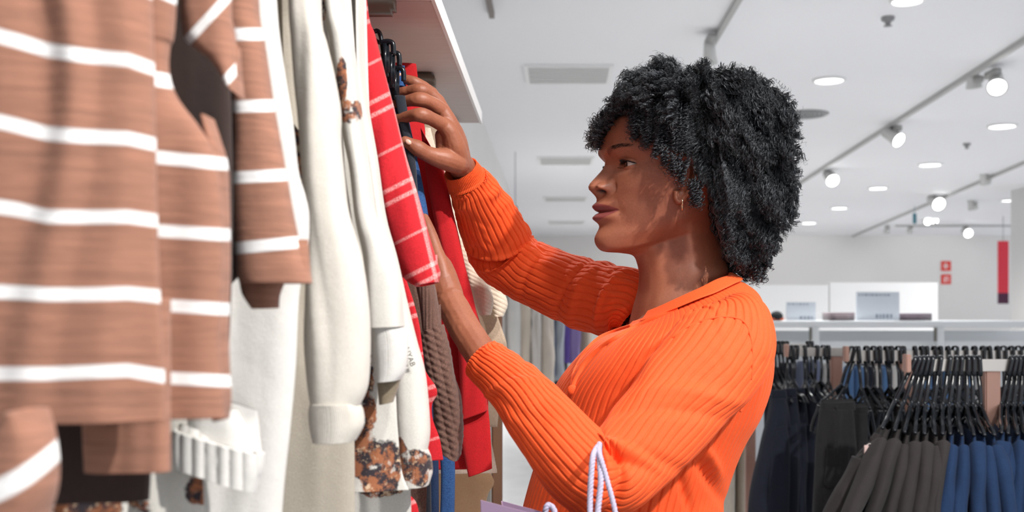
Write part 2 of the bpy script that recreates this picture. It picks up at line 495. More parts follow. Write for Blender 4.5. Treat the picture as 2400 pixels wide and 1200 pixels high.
o = MB().box(*seg(1480, 2420, 775, 1300, 6.45, 0.03)).build('back_panel', plain('pale panel', (222, 226, 230), 0.6), smooth=False); parent_keep(o, root)
# price cards standing on the counter
def pcard(x0, x1, y0, y1, Y, label, seedk):
    a, b = P(x0, y1, Y), P(x1, y0, Y)
    root = empty('price_card', ((a.x + b.x) / 2, Y, a.z), label, 'sign')
    hw, hh = (b.x - a.x) / 2, b.z - a.z
    MB().box(-hw, hw, 0, 0.01, 0, hh).build('card', plain('card pale', (214, 221, 230), 0.4), root, False)
    r2 = np.random.default_rng(seedk)
    m = MB()
    x = -hw * 0.9
    while x < hw * 0.45:
        w = r2.uniform(0.006, 0.02)
        m.box(x, x + w, -0.002, 0, hh * 0.86, hh * 0.91); x += w + 0.007
    x = -hw * 0.1
    while x < hw * 0.7:
        w = r2.uniform(0.008, 0.018)
        m.box(x, x + w, -0.002, 0, hh * 0.08, hh * 0.22); x += w + 0.008
    m.build('print_lines', plain('card ink', (150, 160, 175), 0.6), root, False)['kind'] = 'stuff'
pcard(1843, 1912, 708, 751, 6.1, 'smaller pale price card standing on the white counter', 1)
pcard(2007, 2108, 684, 751, 6.1, 'larger pale price card standing on the white counter', 2)
def folded(px0, px1, py0, py1, Y, rgb, label):
    a, b = P(px0, py1, Y), P(px1, py0, Y)
    root = empty('folded_clothes', ((a.x + b.x) / 2, Y, a.z), label, 'clothes')
    n = 3
    h = (b.z - a.z) / n
    for i in range(n):
        c = tuple(v * (0.8 + 0.2 * i) for v in rgb)
        MB().box(-(b.x - a.x) / 2, (b.x - a.x) / 2, 0, 0.22, i * h, (i + 0.92) * h, h * 0.3).build('garment_layer', fabric('fold%d%d' % (px0, i), c), root)
folded(1948, 2005, 732, 751, 6.15, (120, 105, 110), 'low grey-brown clothes pile between the two price cards')
folded(2112, 2186, 734, 751, 6.15, (95, 80, 92), 'low purple-grey clothes pile right of the larger price card')
a = P(1820, 742, 6.1)
root = empty('knit_hat', (a.x, a.y, P(0, 751, 6.1).z), 'small dark hat with orange band beside the shoulder on the counter', 'hat')
MB().ell((0, 0, 0.022), (0.037, 0.05, 0.032)).build('crown', plain('hat black', (20, 22, 26), 0.9), root)
MB().lathe([(0.034, 0.0), (0.042, 0.004), (0.042, 0.014), (0.034, 0.016)]).build('band', plain('hat orange', (190, 90, 60), 0.9), root)
# ---------------------------------------------------------------- cloth lofts for the left rack
def px_of(V):
    return CX + V[:, 0] * F / V[:, 1], CY - (V[:, 2] - EYE) * F / V[:, 1]

def cloth(name, rows, Y, thick, mat, parent=None, nr=90, nc=120, fold=0.006, ff=(38, 3.5), seed=0, power=2.4, uvfn=None, rib=None, attrs=None,
          hem=True, slack=0.0, ydrift=0.0):
    """closed cloth body: rows of (left px, left py, right px, right py[, Y offset, thickness factor])"""
    rows = np.array([tuple(r) + (0.0, 1.0)[len(r) - 4:] if len(r) < 6 else tuple(r) for r in rows], float)
    rr = catmull(rows, nr)
    th = np.linspace(0, 2 * np.pi, nc, endpoint=False)
    cs, sn = np.cos(th), np.sin(th)
    ex = 2.0 / power
    cu, cv = np.sign(cs) * np.abs(cs) ** ex, np.sign(sn) * np.abs(sn) ** ex
    Yr = Y + rr[:, 4]
    L = np.stack([(rr[:, 0] - CX) * Yr / F, Yr, EYE - (rr[:, 1] - CY) * Yr / F], -1)
    Rr = np.stack([(rr[:, 2] - CX) * Yr / F, Yr, EYE - (rr[:, 3] - CY) * Yr / F], -1)
    C, U = (L + Rr) / 2, (Rr - L) / 2
    T = (thick * rr[:, 5])[:, None]
    V = C[:, None] + U[:, None] * cu[None, :, None] + np.array([0, 1.0, 0])[None, None] * (T * cv[None])[..., None]
    Vf = V.reshape(-1, 3)
    side = np.broadcast_to(cv[None], (nr, nc)).reshape(-1)
    q = np.stack([Vf[:, 0] * ff[0] + vnoise(Vf * 6, seed + 5) * 0.8, side * 0.6 + seed, Vf[:, 2] * ff[1]], -1)
    d = vnoise(q, seed) * fold + vnoise(q * 2.3, seed + 1) * fold * 0.45
    nrm = np.stack([cu * 0.35, cv * 1.0], -1)
    nrm = np.broadcast_to(nrm[None], (nr, nc, 2)).reshape(-1, 2)
    Vf = Vf.copy()
    Vf[:, 1] += nrm[:, 1] * d
    Vf[:, 0] += nrm[:, 0] * d * 0.8
    s = np.repeat(np.linspace(0, 1, nr), nc)
    t = np.tile(th, nr)
    if rib is not None:
        e = rib(t, s, Vf)
        Vf[:, 1] += nrm[:, 1] * e
        Vf[:, 0] += nrm[:, 0] * e
    px, py = px_of(Vf)
    if uvfn is None:
        uv = np.stack([Vf[:, 0], Vf[:, 2]], -1)
    else:
        uv = uvfn(px, py, Vf)
    at = {k: f(px, py) for k, f in (attrs or {}).items()}
    # turn the hem and the top inward
    G = Vf.reshape(nr, nc, 3)
    def inward(row, k, dz):
        c = row.mean(0)
        r = c + (row - c) * np.array([1 - 0.04 * k, 1 - 0.35 * k, 1.0])
        r[:, 2] += dz
        return r
    ext = [inward(G[0], 2, -0.004), inward(G[0], 1, 0.0)]
    bot = [inward(G[-1], 0.35, 0.0), inward(G[-1], 1.2, 0.012), inward(G[-1], 2.4, 0.03)]
    A = np.concatenate([ext[0][None], ext[1][None], G, np.array(bot)])
    uvg = uv.reshape(nr, nc, 2)
    uva = np.concatenate([uvg[:1], uvg[:1], uvg, uvg[-1:], uvg[-1:], uvg[-1:]])
    at = {k: np.concatenate([v.reshape(nr, nc)[[0, 0]], v.reshape(nr, nc), v.reshape(nr, nc)[[-1, -1, -1]]]).ravel() for k, v in at.items()}
    n2 = A.shape[0]
    o = mesh_np(name, A.reshape(-1, 3), grid_faces(n2, nc), mat, uv=uva.reshape(-1, 2), attrs=at)
    if parent is not None: parent_keep(o, parent)
    return o

def full_body(edge, Y, xw=-0.55):
    """body rows whose far-left side lies on the wall side of the rail"""
    xl = CX + xw * F / Y
    return [(xl, y, x, y) for x, y in edge]

def stripe_mat(name, rgb, rgbs, half=0.085):
    t = NT(name, 0.92, Sheen_Weight=0.1)
    ob, uv = t.coords()
    v = t.sep(uv)[1]
    fr = t.math('ABSOLUTE', t.math('SUBTRACT', t.math('FRACT', t.math('ADD', v, 20.5)), 0.5))
    m = t.math('SUBTRACT', 1.0, t.step(fr, half - 0.012, half + 0.012))
    mp = t.n('ShaderNodeMapping', inp={'Scale': (25, 25, 420)}); t.put(mp, 0, ob)
    slub = t.noise(mp.outputs[0], 1.0, 4)
    t.color(t.mix(m, t.mix(t.step(slub, 0.3, 0.72), lin(*[c * 0.82 for c in rgb]), lin(*rgb)), lin(*rgbs)))
    n1 = t.bump(slub, 0.35, 0.0012)
    t.bump(t.noise(ob, 30, 4), 0.3, 0.005, n1)
    return t.m
brown_stripe = stripe_mat('brown stripe jersey', (160, 112, 91), (232, 231, 230))

def stripes(xs, ys):
    """stripe k runs through the pixels (xs[j], ys[j][k])"""
    xs = np.array(xs, float); ys = np.array(ys, float)
    if ys.shape[0] != len(xs): ys = ys.T
    def fn(px, py, V):
        out = np.zeros((len(px), 2))
        out[:, 0] = V[:, 0]
        n = ys.shape[1]
        yy = np.stack([np.interp(px, xs, ys[:, k]) for k in range(n)], -1)
        v = np.zeros(len(px))
        below = py >= yy[:, -1]; above = py <= yy[:, 0]
        v[below] = (n - 1) + ((py - yy[:, -1]) / (yy[:, -1] - yy[:, -2]))[below]
        v[above] = ((py - yy[:, 0]) / (yy[:, 1] - yy[:, 0]))[above]
        for k in range(n - 1):
            m = (py > yy[:, k]) & (py <= yy[:, k + 1])
            v[m] = k + ((py - yy[:, k]) / (yy[:, k + 1] - yy[:, k]))[m]
        out[:, 1] = v
        return out
    return fn

def thing(name, loc, label, cat, group=None):
    return empty(name, loc, label, cat, group)

G_RACK = None
# --- nearest striped sweater
root = thing('striped_sweater', P(0, 985, 0.56), 'brown sweater with white stripes nearest the viewer, its front filling the left edge', 'sweater')
st1 = stripes([-400, 0, 45, 110, 200, 300, 372, 420], [[-50, 85, 97, 117, 131, 140, 166, 178], [250, 285, 296, 313, 320, 324, 340, 348], [470, 485, 492, 508, 509, 508, 518, 524], [685, 684, 686, 690, 690, 687, 694, 700], [880, 876, 876, 876, 872, 868, 880, 886]])
cloth('body', full_body([(358, -330), (366, 60), (369, 170), (374, 335), (380, 515), (388, 700), (398, 850), (402, 985)], 0.56), 0.56, 0.022, brown_stripe, root, 150, 300, fold=0.017, ff=(30, 0.5), seed=3, uvfn=st1, power=3.2)
# --- second striped sweater just behind
root = thing('striped_sweater', P(400, 985, 0.62), 'second white-striped brown sweater, its side showing just right of the nearest one', 'sweater')
st2 = stripes([360, 530], [[-30, 50], [186, 210], [368, 385], [540, 550], [714, 725], [884, 893]])
cloth('body', full_body([(420, -330), (405, 40), (391, 110), (390, 170), (410, 225), (462, 290), (498, 350), (514, 420), (524, 540), (522, 700), (516, 800), (524, 900), (530, 978)], 0.615), 0.615, 0.02, brown_stripe, root, 150, 200, fold=0.005, ff=(30, 1.2), seed=11, uvfn=st2, power=3)
cloth('sleeve', [(480, 275, 492, 275), (490, 330, 512, 330), (504, 380, 526, 380), (506, 460, 531, 460), (505, 620, 533, 620), (500, 800, 530, 800), (500, 930, 536, 930), (505, 985, 530, 982)], 0.632, 0.011, brown_stripe, root, 90, 50, fold=0.002, uvfn=st2, seed=4)
# folded shoulder of the third one with the slanting stripe
st_diag = lambda px, py, V: np.stack([px, ((py - 95) + (px - 440) * 1.08) / 190.0 ], -1)
root = thing('striped_sweater', P(500, 230, 0.67), 'folded brown sweater shoulder with one slanting white stripe, top centre-left', 'sweater')
cloth('shoulder', [(422, -330, 545, -330), (422, 0, 540, 0), (426, 60, 546, 60), (434, 95, 551, 95), (462, 120, 556, 125), (492, 140, 560, 160), (520, 175, 563, 195), (538, 205, 564, 228)], 0.66, 0.013, brown_stripe, root, 80, 80, fold=0.003, uvfn=st_diag, seed=8)
cloth('back', full_body([(470, -330), (500, 0), (530, 150), (540, 330), (540, 600), (535, 800), (520, 975)], 0.71), 0.71, 0.010, fabric('shaded brown knit', (54, 36, 30)), root, 60, 100, fold=0.006, seed=9)  # knit darkened to stand for the shade inside the opening
# --- sleeve that hangs right of them
root = thing('striped_sweater', P(600, 990, 0.745), 'brown striped sweater whose long sleeve hangs over the white sweatshirt', 'sweater')
st3 = stripes([540, 700], [[80, 80], [250, 246], [417, 408], [583, 567], [750, 735]])
cloth('sleeve', [(538, -330, 592, -330), (535, 0, 600, 0), (540, 80, 612, 80), (546, 160, 624, 160), (549, 250, 638, 250), (551, 330, 653, 330), (547, 410, 668, 410), (550, 500, 684, 500), (556, 580, 702, 580), (560, 640, 722, 640), (566, 664, 728, 664)], 0.73, 0.017, brown_stripe, root, 120, 120, fold=0.004, ff=(30, 2), seed=21, uvfn=st3)
cloth('cuff', [(560, 655, 668, 655), (568, 690, 655, 690), (590, 724, 652, 722)], 0.738, 0.011, brown_stripe, root, 30, 60, fold=0.003, uvfn=lambda px, py, V: np.stack([px, px * 0 + 0.5], -1))
cloth('body', full_body([(560, -330), (572, 300), (578, 600), (530, 700), (525, 900)], 0.765), 0.765, 0.012, fabric('shaded brown knit', (54, 36, 30)), root, 60, 80, fold=0.004, seed=5)  # shade of the gap between garments put into the knit colour
# --- lower pieces behind the nearest hem
root = thing('striped_sweater', P(300, 1105, 0.59), 'brown sweater hem with a straight lower edge hanging below the nearest striped sweater', 'sweater')
cloth('body', [(196, 700, 392, 700), (197, 900, 393, 900), (198, 1010, 394, 1010), (202, 1106, 396, 1104)], 0.592, 0.010, brown_stripe, root, 60, 140, fold=0.006, seed=31, uvfn=lambda px, py, V: np.stack([px, px * 0 + 0.5 + (py - 1018) * 0.0], -1))
root = thing('striped_sweater', P(40, 1200, 0.5), 'drooping brown sleeve with one slanting white stripe in the lower left corner', 'sweater')
cloth('sleeve', [(45, 960, 85, 965), (20, 1000, 104, 1010), (-10, 1045, 116, 1050), (-40, 1090, 124, 1095), (-60, 1140, 122, 1150), (-80, 1200, 105, 1205), (-100, 1290, 80, 1290)], 0.5, 0.018, brown_stripe, root, 80, 90, fold=0.004, ff=(20, 2), seed=41, uvfn=lambda px, py, V: np.stack([px, ((py - 1150) + (px - 0) * 0.58 + 0.0018 * (px - 40) ** 2) / 330.0], -1))
shaded_brown = fabric('shaded brown knit', (54, 36, 30))  # deep shade under the hems is part of this colour
root = thing('knit_sweater', P(240, 1190, 0.66), 'brown sweater coloured dark for the deep shade below the striped hems', 'sweater')
cloth('body', full_body([(340, 700), (352, 1000), (352, 1100), (348, 1172)], 0.66), 0.66, 0.02, shaded_brown, root, 50, 120, fold=0.006, seed=33)

# --- printed cream cloth
def print_or_patch_mat(name, base):
    t = NT(name, 0.9, Sheen_Weight=0.1)
    ob, uv = t.coords()
    a = t.attr('print_or_patch_mask')
    n1 = t.noise(ob, 55, 4, 0.6)
    n2 = t.noise(ob, 60, 5, 0.7)
    n3 = t.noise(ob, 110, 5, 0.7)
    th = t.math('SUBTRACT', 1.0, a)
    m = t.step(t.math('SUBTRACT', n1, t.math('MULTIPLY', th, 0.5)), 0.36, 0.44)
    pc = t.mix(t.step(n2, 0.46, 0.54), lin(44, 36, 42), lin(150, 92, 60))
    pc = t.mix(t.step(n3, 0.58, 0.66), pc, lin(206, 176, 146))
    fine = t.noise(ob, 900, 2)
    cc = t.mix(t.step(fine, 0.3, 0.7), lin(*[v * 0.93 for v in base]), lin(*base))
    t.color(t.mix(t.math('MULTIPLY', m, t.step(a, 0.05, 0.3)), cc, pc))
    n = t.bump(fine, 0.2, 0.0008)
    t.bump(t.noise(ob, 32, 4), 0.3, 0.005, n)
    return t.m
cream_print = print_or_patch_mat('cream printed fleece', (208, 204, 196))
white_fleece = fabric('white fleece', (216, 214, 210), (202, 199, 194))
cream_fleece = fabric('cream fleece', (210, 205, 196), (194, 188, 178))

def blobs(*bs):
    def fn(px, py):
        m = np.zeros(len(px))
        for x, y, rx, ry in bs:
            m = np.maximum(m, np.clip(1.6 - ((px - x) / rx) ** 2 - ((py - y) / ry) ** 2, 0, 1))
        return m
    return fn
ribs = lambda k, amp: (lambda t, s, V: amp * (np.abs(np.cos(t * k / 2)) ** 0.7 - 0.6))
def ribx(freq, amp, slope=0.0):
    return lambda t, s, V: amp * (np.abs(np.sin((V[:, 0] + slope * V[:, 2]) * freq * np.pi)) ** 0.7 - 0.6)
def ribz(freq, amp, slope=0.0):
    return lambda t, s, V: amp * (np.abs(np.sin((V[:, 2] + slope * V[:, 0]) * freq * np.pi)) ** 0.7 - 0.6)

root = thing('printed_sweatshirt', P(200, 1230, 0.70), 'cream sweatshirt with orange and dark print peeping out at the bottom left', 'sweatshirt')
cloth('body', full_body([(300, 900), (300, 1160), (290, 1260)], 0.72), 0.72, 0.012, cream_print, root, 40, 120, fold=0.006, seed=55, attrs={'print_or_patch_mask': blobs((200, 1185, 90, 45))})
root = thing('printed_sweatshirt', P(420, 1230, 0.74), 'shaded grey-cream sweatshirt with brown leaf print low behind the striped sweaters', 'sweatshirt')
cloth('body', full_body([(440, 900), (470, 1100), (475, 1260)], 0.76), 0.76, 0.010, cream_print, root, 40, 120, fold=0.006, seed=56, attrs={'print_or_patch_mask': blobs((470, 1150, 40, 40), (300, 1190, 60, 25))})

# --- white sweatshirt
root = thing('sweatshirt', P(600, 1190, 0.80), 'plain white sweatshirt right behind the brown striped sleeve', 'sweatshirt')
cloth('body', full_body([(640, -330), (652, 0), (664, 130), (688, 290), (700, 400), (716, 460), (724, 510), (720, 600), (700, 690), (692, 850), (678, 1000), (664, 1130), (655, 1250)], 0.815), 0.815, 0.022, white_fleece, root, 140, 180, fold=0.012, ff=(26, 1.6), seed=60)
cloth('hem_band', [(412, 1004, 618, 1064), (408, 1040, 615, 1100), (410, 1070, 606, 1130), (415, 1090, 600, 1152)], 0.755, 0.014, white_fleece, root, 40, 240, fold=0.002, seed=61, rib=ribx(115, 0.0022), power=3)
cloth('hem_fold', [(440, 940, 560, 960), (436, 975, 590, 1010), (430, 1005, 612, 1060)], 0.765, 0.012, white_fleece, root, 30, 80, fold=0.004, seed=62)
# --- cream sweatshirts
shaded_cream = fabric('shaded cream jersey', (176, 168, 154), (160, 151, 138))  # cream darkened to grey-beige for the shade deeper in the rack
root = thing('sweatshirt', P(750, 1230, 0.95), 'cream sweatshirt with shade in its colour, deeper in the rack behind the cream sleeve', 'sweatshirt')
cloth('body', full_body([(680, -330), (690, 0), (700, 250), (720, 450), (790, 650), (826, 850), (834, 1000), (836, 1250)], 0.97), 0.97, 0.02, shaded_cream, root, 120, 140, fold=0.012, ff=(24, 1.6), seed=70)
root = thing('sweatshirt', P(700, 560, 0.9), 'dark mottled garment glimpsed in the gap between white and cream sleeves', 'sweatshirt')
cloth('body', full_body([(660, -330), (664, 100), (676, 260), (706, 320), (712, 420), (708, 520), (700, 700)], 0.905), 0.905, 0.010, print_or_patch_mat('taupe mottle', (176, 164, 142)), root, 90, 100, fold=0.004, seed=71, attrs={'print_or_patch_mask': blobs((695, 300, 26, 45), (690, 500, 40, 160), (700, 700, 40, 120))})  # dark mottled patches over a taupe base
root = thing('sweatshirt', P(790, 1035, 0.87), 'cream sweatshirt with a wide hanging sleeve and ribbed cuff', 'sweatshirt')
cloth('sleeve', [(680, -330, 742, -330), (681, 0, 748, 0), (686, 100, 768, 100), (692, 200, 790, 200), (698, 262, 800, 262), (704, 330, 800, 330), (710, 420, 808, 420), (716, 500, 818, 500), (720, 600, 846, 600), (718, 700, 862, 700), (715, 800, 868, 800), (722, 900, 864, 900), (730, 950, 846, 948)], 0.87, 0.024, cream_fleece, root, 150, 130, fold=0.010, ff=(34, 2.2), seed=74)
cloth('cuff', [(730, 944, 838, 944), (726, 965, 848, 962), (728, 1000, 850, 996), (736, 1034, 832, 1032)], 0.87, 0.024, cream_fleece, root, 40, 260, fold=0.002, rib=ribs(90, 0.0013), seed=75)
root = thing('printed_sweatshirt', P(880, 1180, 0.98), 'cream sweatshirt with brown and navy print, sleeve cuff hanging open', 'sweatshirt')
pm = {'print_or_patch_mask': blobs((748, 40, 16, 60), (800, 190, 14, 60), (822, 262, 34, 32), (850, 980, 34, 190), (885, 1090, 60, 80), (838, 850, 14, 90))}
cloth('sleeve', [(755, -330, 785, -330), (760, 0, 800, 0), (772, 100, 826, 100), (784, 200, 840, 200), (796, 280, 850, 280), (808, 340, 856, 340), (820, 400, 866, 400), (832, 500, 884, 500), (850, 600, 918, 600), (860, 700, 938, 700), (868, 770, 946, 766)], 0.98, 0.024, cream_print, root, 130, 110, fold=0.008, ff=(34, 2.2), seed=80, attrs=pm)
cloth('cuff', [(872, 764, 940, 764), (874, 785, 953, 782), (878, 830, 956, 826), (882, 872, 950, 868), (884, 895, 938, 890)], 0.98, 0.022, white_fleece, root, 40, 200, fold=0.003, rib=ribs(70, 0.0010), seed=81)
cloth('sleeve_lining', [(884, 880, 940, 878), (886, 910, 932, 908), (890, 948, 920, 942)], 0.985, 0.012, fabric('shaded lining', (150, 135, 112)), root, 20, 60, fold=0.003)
cloth('body', full_body([(800, -330), (850, 300), (880, 600), (925, 860), (936, 1000), (945, 1100), (960, 1148)], 1.03), 1.03, 0.018, cream_print, root, 130, 160, fold=0.010, ff=(30, 1.8), seed=82, attrs=pm)
root = thing('sweatshirt', P(960, 1140, 1.08), 'cream sweatshirt with small black lettering and a brown printed cuff', 'sweatshirt')
pm2 = {'print_or_patch_mask': blobs((975, 1095, 44, 48), (935, 1060, 22, 40))}
cloth('sleeve', [(830, -330, 850, -330), (838, 100, 850, 100), (846, 250, 862, 250), (856, 380, 886, 380), (872, 500, 905, 500), (884, 600, 930, 600), (900, 700, 952, 700), (912, 800, 976, 800), (918, 880, 996, 880), (922, 1000, 1006, 1000), (930, 1056, 1001, 1052)], 1.07, 0.020, cream_print, root, 150, 110, fold=0.007, ff=(34, 2), seed=85, attrs=pm2)
cloth('cuff', [(932, 1052, 1000, 1050), (928, 1075, 1009, 1072), (926, 1110, 1013, 1105), (930, 1140, 1004, 1136)], 1.07, 0.02, cream_print, root, 40, 160, fold=0.002, rib=ribs(60, 0.0009), attrs=pm2, seed=86)
cloth('body', full_body([(850, -330), (870, 300), (900, 600), (950, 900), (960, 1130), (962, 1250)], 1.10), 1.10, 0.012, cream_print, root, 80, 100, fold=0.006, seed=87, attrs={'print_or_patch_mask': blobs((880, 1120, 80, 50))})
def text_obj(txt, loc, size, mat, parent, rot=(90, 0, 0), name='lettering', depth=0.0004):
    cu = bpy.data.curves.new(name, 'FONT'); cu.body = txt; cu.size = size; cu.extrude = depth; cu.align_x = 'CENTER'
    o = bpy.data.objects.new(name, cu); COL.objects.link(o)
    dg = bpy.context.evaluated_depsgraph_get()
    me = bpy.data.meshes.new_from_object(o.evaluated_get(dg))
    bpy.data.objects.remove(o)
    o = bpy.data.objects.new(name, me); COL.objects.link(o); me.materials.append(mat)
    o.rotation_euler = [R(a) for a in rot]; o.location = loc
    if parent: parent_keep(o, parent)
    return o
ink = plain('black ink', (40, 38, 40), 0.7)
text_obj('NYAB', P(955, 838, 1.046), 0.0075, ink, root, (90, 70, 0))

# --- red plaid shirt
def plaid_mat():
    t = NT('red plaid', 0.9, Sheen_Weight=0.04)
    ob, uv = t.coords()
    s = t.sep(uv)
    def lines(x):
        f = t.math('FRACT', x)
        def ln(c, w): return t.math('SUBTRACT', 1.0, t.step(t.math('ABSOLUTE', t.math('SUBTRACT', f, c)), w * 0.55, w * 1.25))
        return t.math('MAXIMUM', t.math('MAXIMUM', ln(0.30, 0.026), ln(0.44, 0.026)), t.math('MULTIPLY', ln(0.85, 0.018), 0.8))
    a, b = lines(s[0]), lines(s[1])
    m = t.math('ADD', t.math('MULTIPLY', a, 0.55), t.math('MULTIPLY', b, 0.55), clamp=True)
    wv = t.noise(ob, 700, 2)
    m = t.math('MULTIPLY', m, t.step(wv, 0.22, 0.6))
    base = t.mix(t.step(t.noise(ob, 500, 2), 0.3, 0.7), lin(176, 14, 26), lin(198, 20, 34))
    t.color(t.mix(m, base, lin(244, 190, 186)))
    n = t.bump(wv, 0.25, 0.0008)
    t.bump(t.noise(ob, 28, 4), 0.3, 0.005, n)
    return t.m
plaid = plaid_mat()
def plaid_uv(dx0, slope, k=0.095, tilt=-0.35, off=(0, 0)):
    def fn(px, py, V):
        u = (px - dx0 - slope * py) / F * 1.18 / k
        v = ((CY - py) / F * 1.18 + tilt * (px - dx0 - slope * py) / F * 1.18) / k
        return np.stack([u + off[0], v + off[1]], -1)
    return fn
root = thing('plaid_shirt', P(980, 1090, 1.18), 'red shirt with thin white plaid lines, long sleeve hanging in front of the hands', 'shirt')
cloth('sleeve', [(768, -330, 842, -330), (776, 0, 862, 0), (796, 80, 882, 80), (815, 160, 903, 160), (834, 250, 926, 250), (858, 350, 950, 350), (882, 450, 976, 450), (908, 550, 1002, 550), (928, 620, 1022, 618), (948, 656, 1028, 640), (975, 672, 1024, 662)], 1.16, 0.026, plaid, root, 150, 120, fold=0.008, ff=(26, 1.6), seed=90, uvfn=plaid_uv(806, 0.238, tilt=-0.45))
cloth('body', full_body([(820, -330), (850, 100), (860, 250), (880, 350), (900, 450), (935, 560), (952, 650), (968, 700), (984, 760), (994, 830), (1000, 870), (1022, 905), (1026, 925), (1014, 948), (1016, 985), (1034, 1030), (1043, 1078)], 1.23), 1.23, 0.016, plaid, root, 150, 160, fold=0.008, ff=(30, 2), seed=91, uvfn=plaid_uv(900, 0.12, tilt=-0.3, off=(0.2, 0.3)))
cloth('front_panel', [(762, -330, 800, -330), (770, 0, 806, 0), (800, 140, 830, 140), (830, 260, 862, 260), (846, 350, 880, 350), (870, 450, 900, 450), (895, 560, 925, 560), (930, 650, 965, 650)], 1.20, 0.012, plaid, root, 90, 60, fold=0.004, seed=92, uvfn=plaid_uv(800, 0.24, tilt=0.5))
root = thing('plaid_shirt', P(900, 1200, 1.16), 'second red plaid shirt whose lower hem peeks out under the printed cream sweatshirts', 'shirt')
cloth('body', full_body([(850, 800), (900, 1040), (950, 1145), (978, 1185), (985, 1260)], 1.14), 1.14, 0.010, plaid, root, 60, 100, fold=0.005, seed=93, uvfn=plaid_uv(900, 0.3))

# --- chunky knit cardigan sleeve
knit_m = fabric('brown chunky knit', (112, 82, 70), (84, 58, 48), scale=500, bump=0.5)
root = thing('knit_cardigan', P(1050, 1080, 1.27), 'brown chunky-knit cardigan sleeve hanging beside the lower wrist', 'cardigan')
cloth('sleeve', [(940, 560, 985, 560), (960, 620, 1002, 620), (972, 660, 1016, 655), (980, 700, 1026, 700), (986, 740, 1032, 740), (990, 790, 1036, 772)], 1.265, 0.018, knit_m, root, 90, 180, fold=0.004, seed=95, rib=ribx(230, 0.0010))
def cable(t, s, V):
    w = np.sin(V[:, 0] * 620 + V[:, 2] * 150) * np.sin(V[:, 2] * 640 - V[:, 0] * 180)
    return 0.0011 * w + 0.0016 * (np.abs(np.sin((V[:, 0] + 0.22 * V[:, 2]) * 280)) - 0.5)
cloth('cuff', [(986, 780, 1040, 760), (990, 830, 1056, 820), (1002, 880, 1066, 880), (1014, 930, 1080, 930), (1018, 990, 1085, 990), (1020, 1030, 1084, 1030), (1030, 1055, 1080, 1062), (1050, 1068, 1072, 1078)], 1.27, 0.024, knit_m, root, 200, 240, fold=0.006, ff=(40, 3), seed=96, rib=cable)
cloth('body', full_body([(960, 500), (1000, 850), (1010, 1040), (1000, 1120), (996, 1260)], 1.31), 1.31, 0.010, knit_m, root, 60, 100, fold=0.004, seed=97)

# --- jeans on black clip hangers
denim = fabric('blue denim', (52, 98, 152), (30, 62, 112), scale=700, bump=0.5, sheen=0.0)
denim_d = fabric('dark denim', (30, 62, 105), (18, 36, 66), scale=700, bump=0.5, sheen=0.0)
root = thing('jeans', P(1030, 1250, 1.48), 'blue denim jeans squeezed between plaid shirt and plain red sweater', 'jeans')
cloth('waistband', [(905, 166, 944, 172), (912, 182, 946, 186), (918, 204, 950, 204)], 1.50, 0.010, denim, root, 20, 50, fold=0.001, seed=98)
cloth('leg', [(912, 195, 950, 195), (915, 260, 954, 260), (925, 330, 968, 330), (940, 400, 984, 400), (955, 460, 996, 460), (966, 530, 1006, 530), (985, 700, 1020, 700), (1000, 900, 1050, 900), (1030, 1060, 1064, 1060), (1034, 1150, 1066, 1150), (1030, 1260, 1064, 1260)], 1.51, 0.010, denim, root, 110, 50, fold=0.003, seed=99)
cloth('leg', [(900, 200, 930, 200), (950, 600, 985, 600), (985, 900, 1020, 900), (1000, 1070, 1026, 1070), (1004, 1260, 1028, 1260)], 1.475, 0.009, denim_d, root, 80, 40, fold=0.003, seed=100)
root = thing('trousers', P(960, 560, 1.455), 'narrow strip of black trousers edge behind the thumb of the raised hand', 'trousers')
cloth('leg', [(925, 225, 950, 225), (935, 280, 958, 280), (945, 330, 966, 330), (955, 380, 974, 380), (965, 430, 978, 430), (975, 600, 990, 600), (990, 900, 1005, 900), (1000, 1260, 1012, 1260)], 1.455, 0.006, fabric('black twill', (28, 34, 46), scale=700), root, 70, 40, fold=0.001, seed=101)

black_pl = plain('black glossy plastic', (22, 26, 32), 0.22)
for k, (dx, dy, Yd, lb) in enumerate([(0, 0, 1.40, 'black hanger end with clip, topmost of those beside the plaid sleeve'), (14, 26, 1.44, 'black hanger end, second of those above the raised hand'), (24, 62, 1.47, 'black hanger end with hooked clip just above the jeans waistband')]):
    root = thing('hanger', P(890 + dx, 80 + dy, Yd), lb, 'hanger', 'hangers with clips above the raised hand')
    m = MB()
    a = P(872 + dx, 74 + dy, Yd)
    pts = [P(700 + dx, -20 + dy, Yd), P(800 + dx, 20 + dy, Yd), P(868 + dx, 70 + dy, Yd), P(884 + dx, 72 + dy, Yd), P(892 + dx, 84 + dy, Yd), P(898 + dx, 120 + dy, Yd), P(906 + dx, 180 + dy, Yd)]
    m.tube(catmull([p[:] for p in pts], 30), 0.0045, 8, up=(0, 1, 0), ry=0.003)
    parent_keep(m.build('arm', black_pl), root)
    m = MB()
    pts = [P(893 + dx, 100 + dy, Yd - 0.006), P(906 + dx, 97 + dy, Yd - 0.008), P(919 + dx, 100 + dy, Yd - 0.008), P(922 + dx, 112 + dy, Yd - 0.008), P(922 + dx, 128 + dy, Yd - 0.008)]
    if k == 1: pts = pts[1:]
    m.tube(catmull([p[:] for p in pts], 16), 0.0035, 8, up=(0, 1, 0))
    c = P(903 + dx, 135 + dy, Yd - 0.004)
    m.box(c.x - 0.005, c.x + 0.005, c.y - 0.006, c.y + 0.006, c.z - 0.022, c.z + 0.022, 0.0025)
    parent_keep(m.build('clip', black_pl), root)

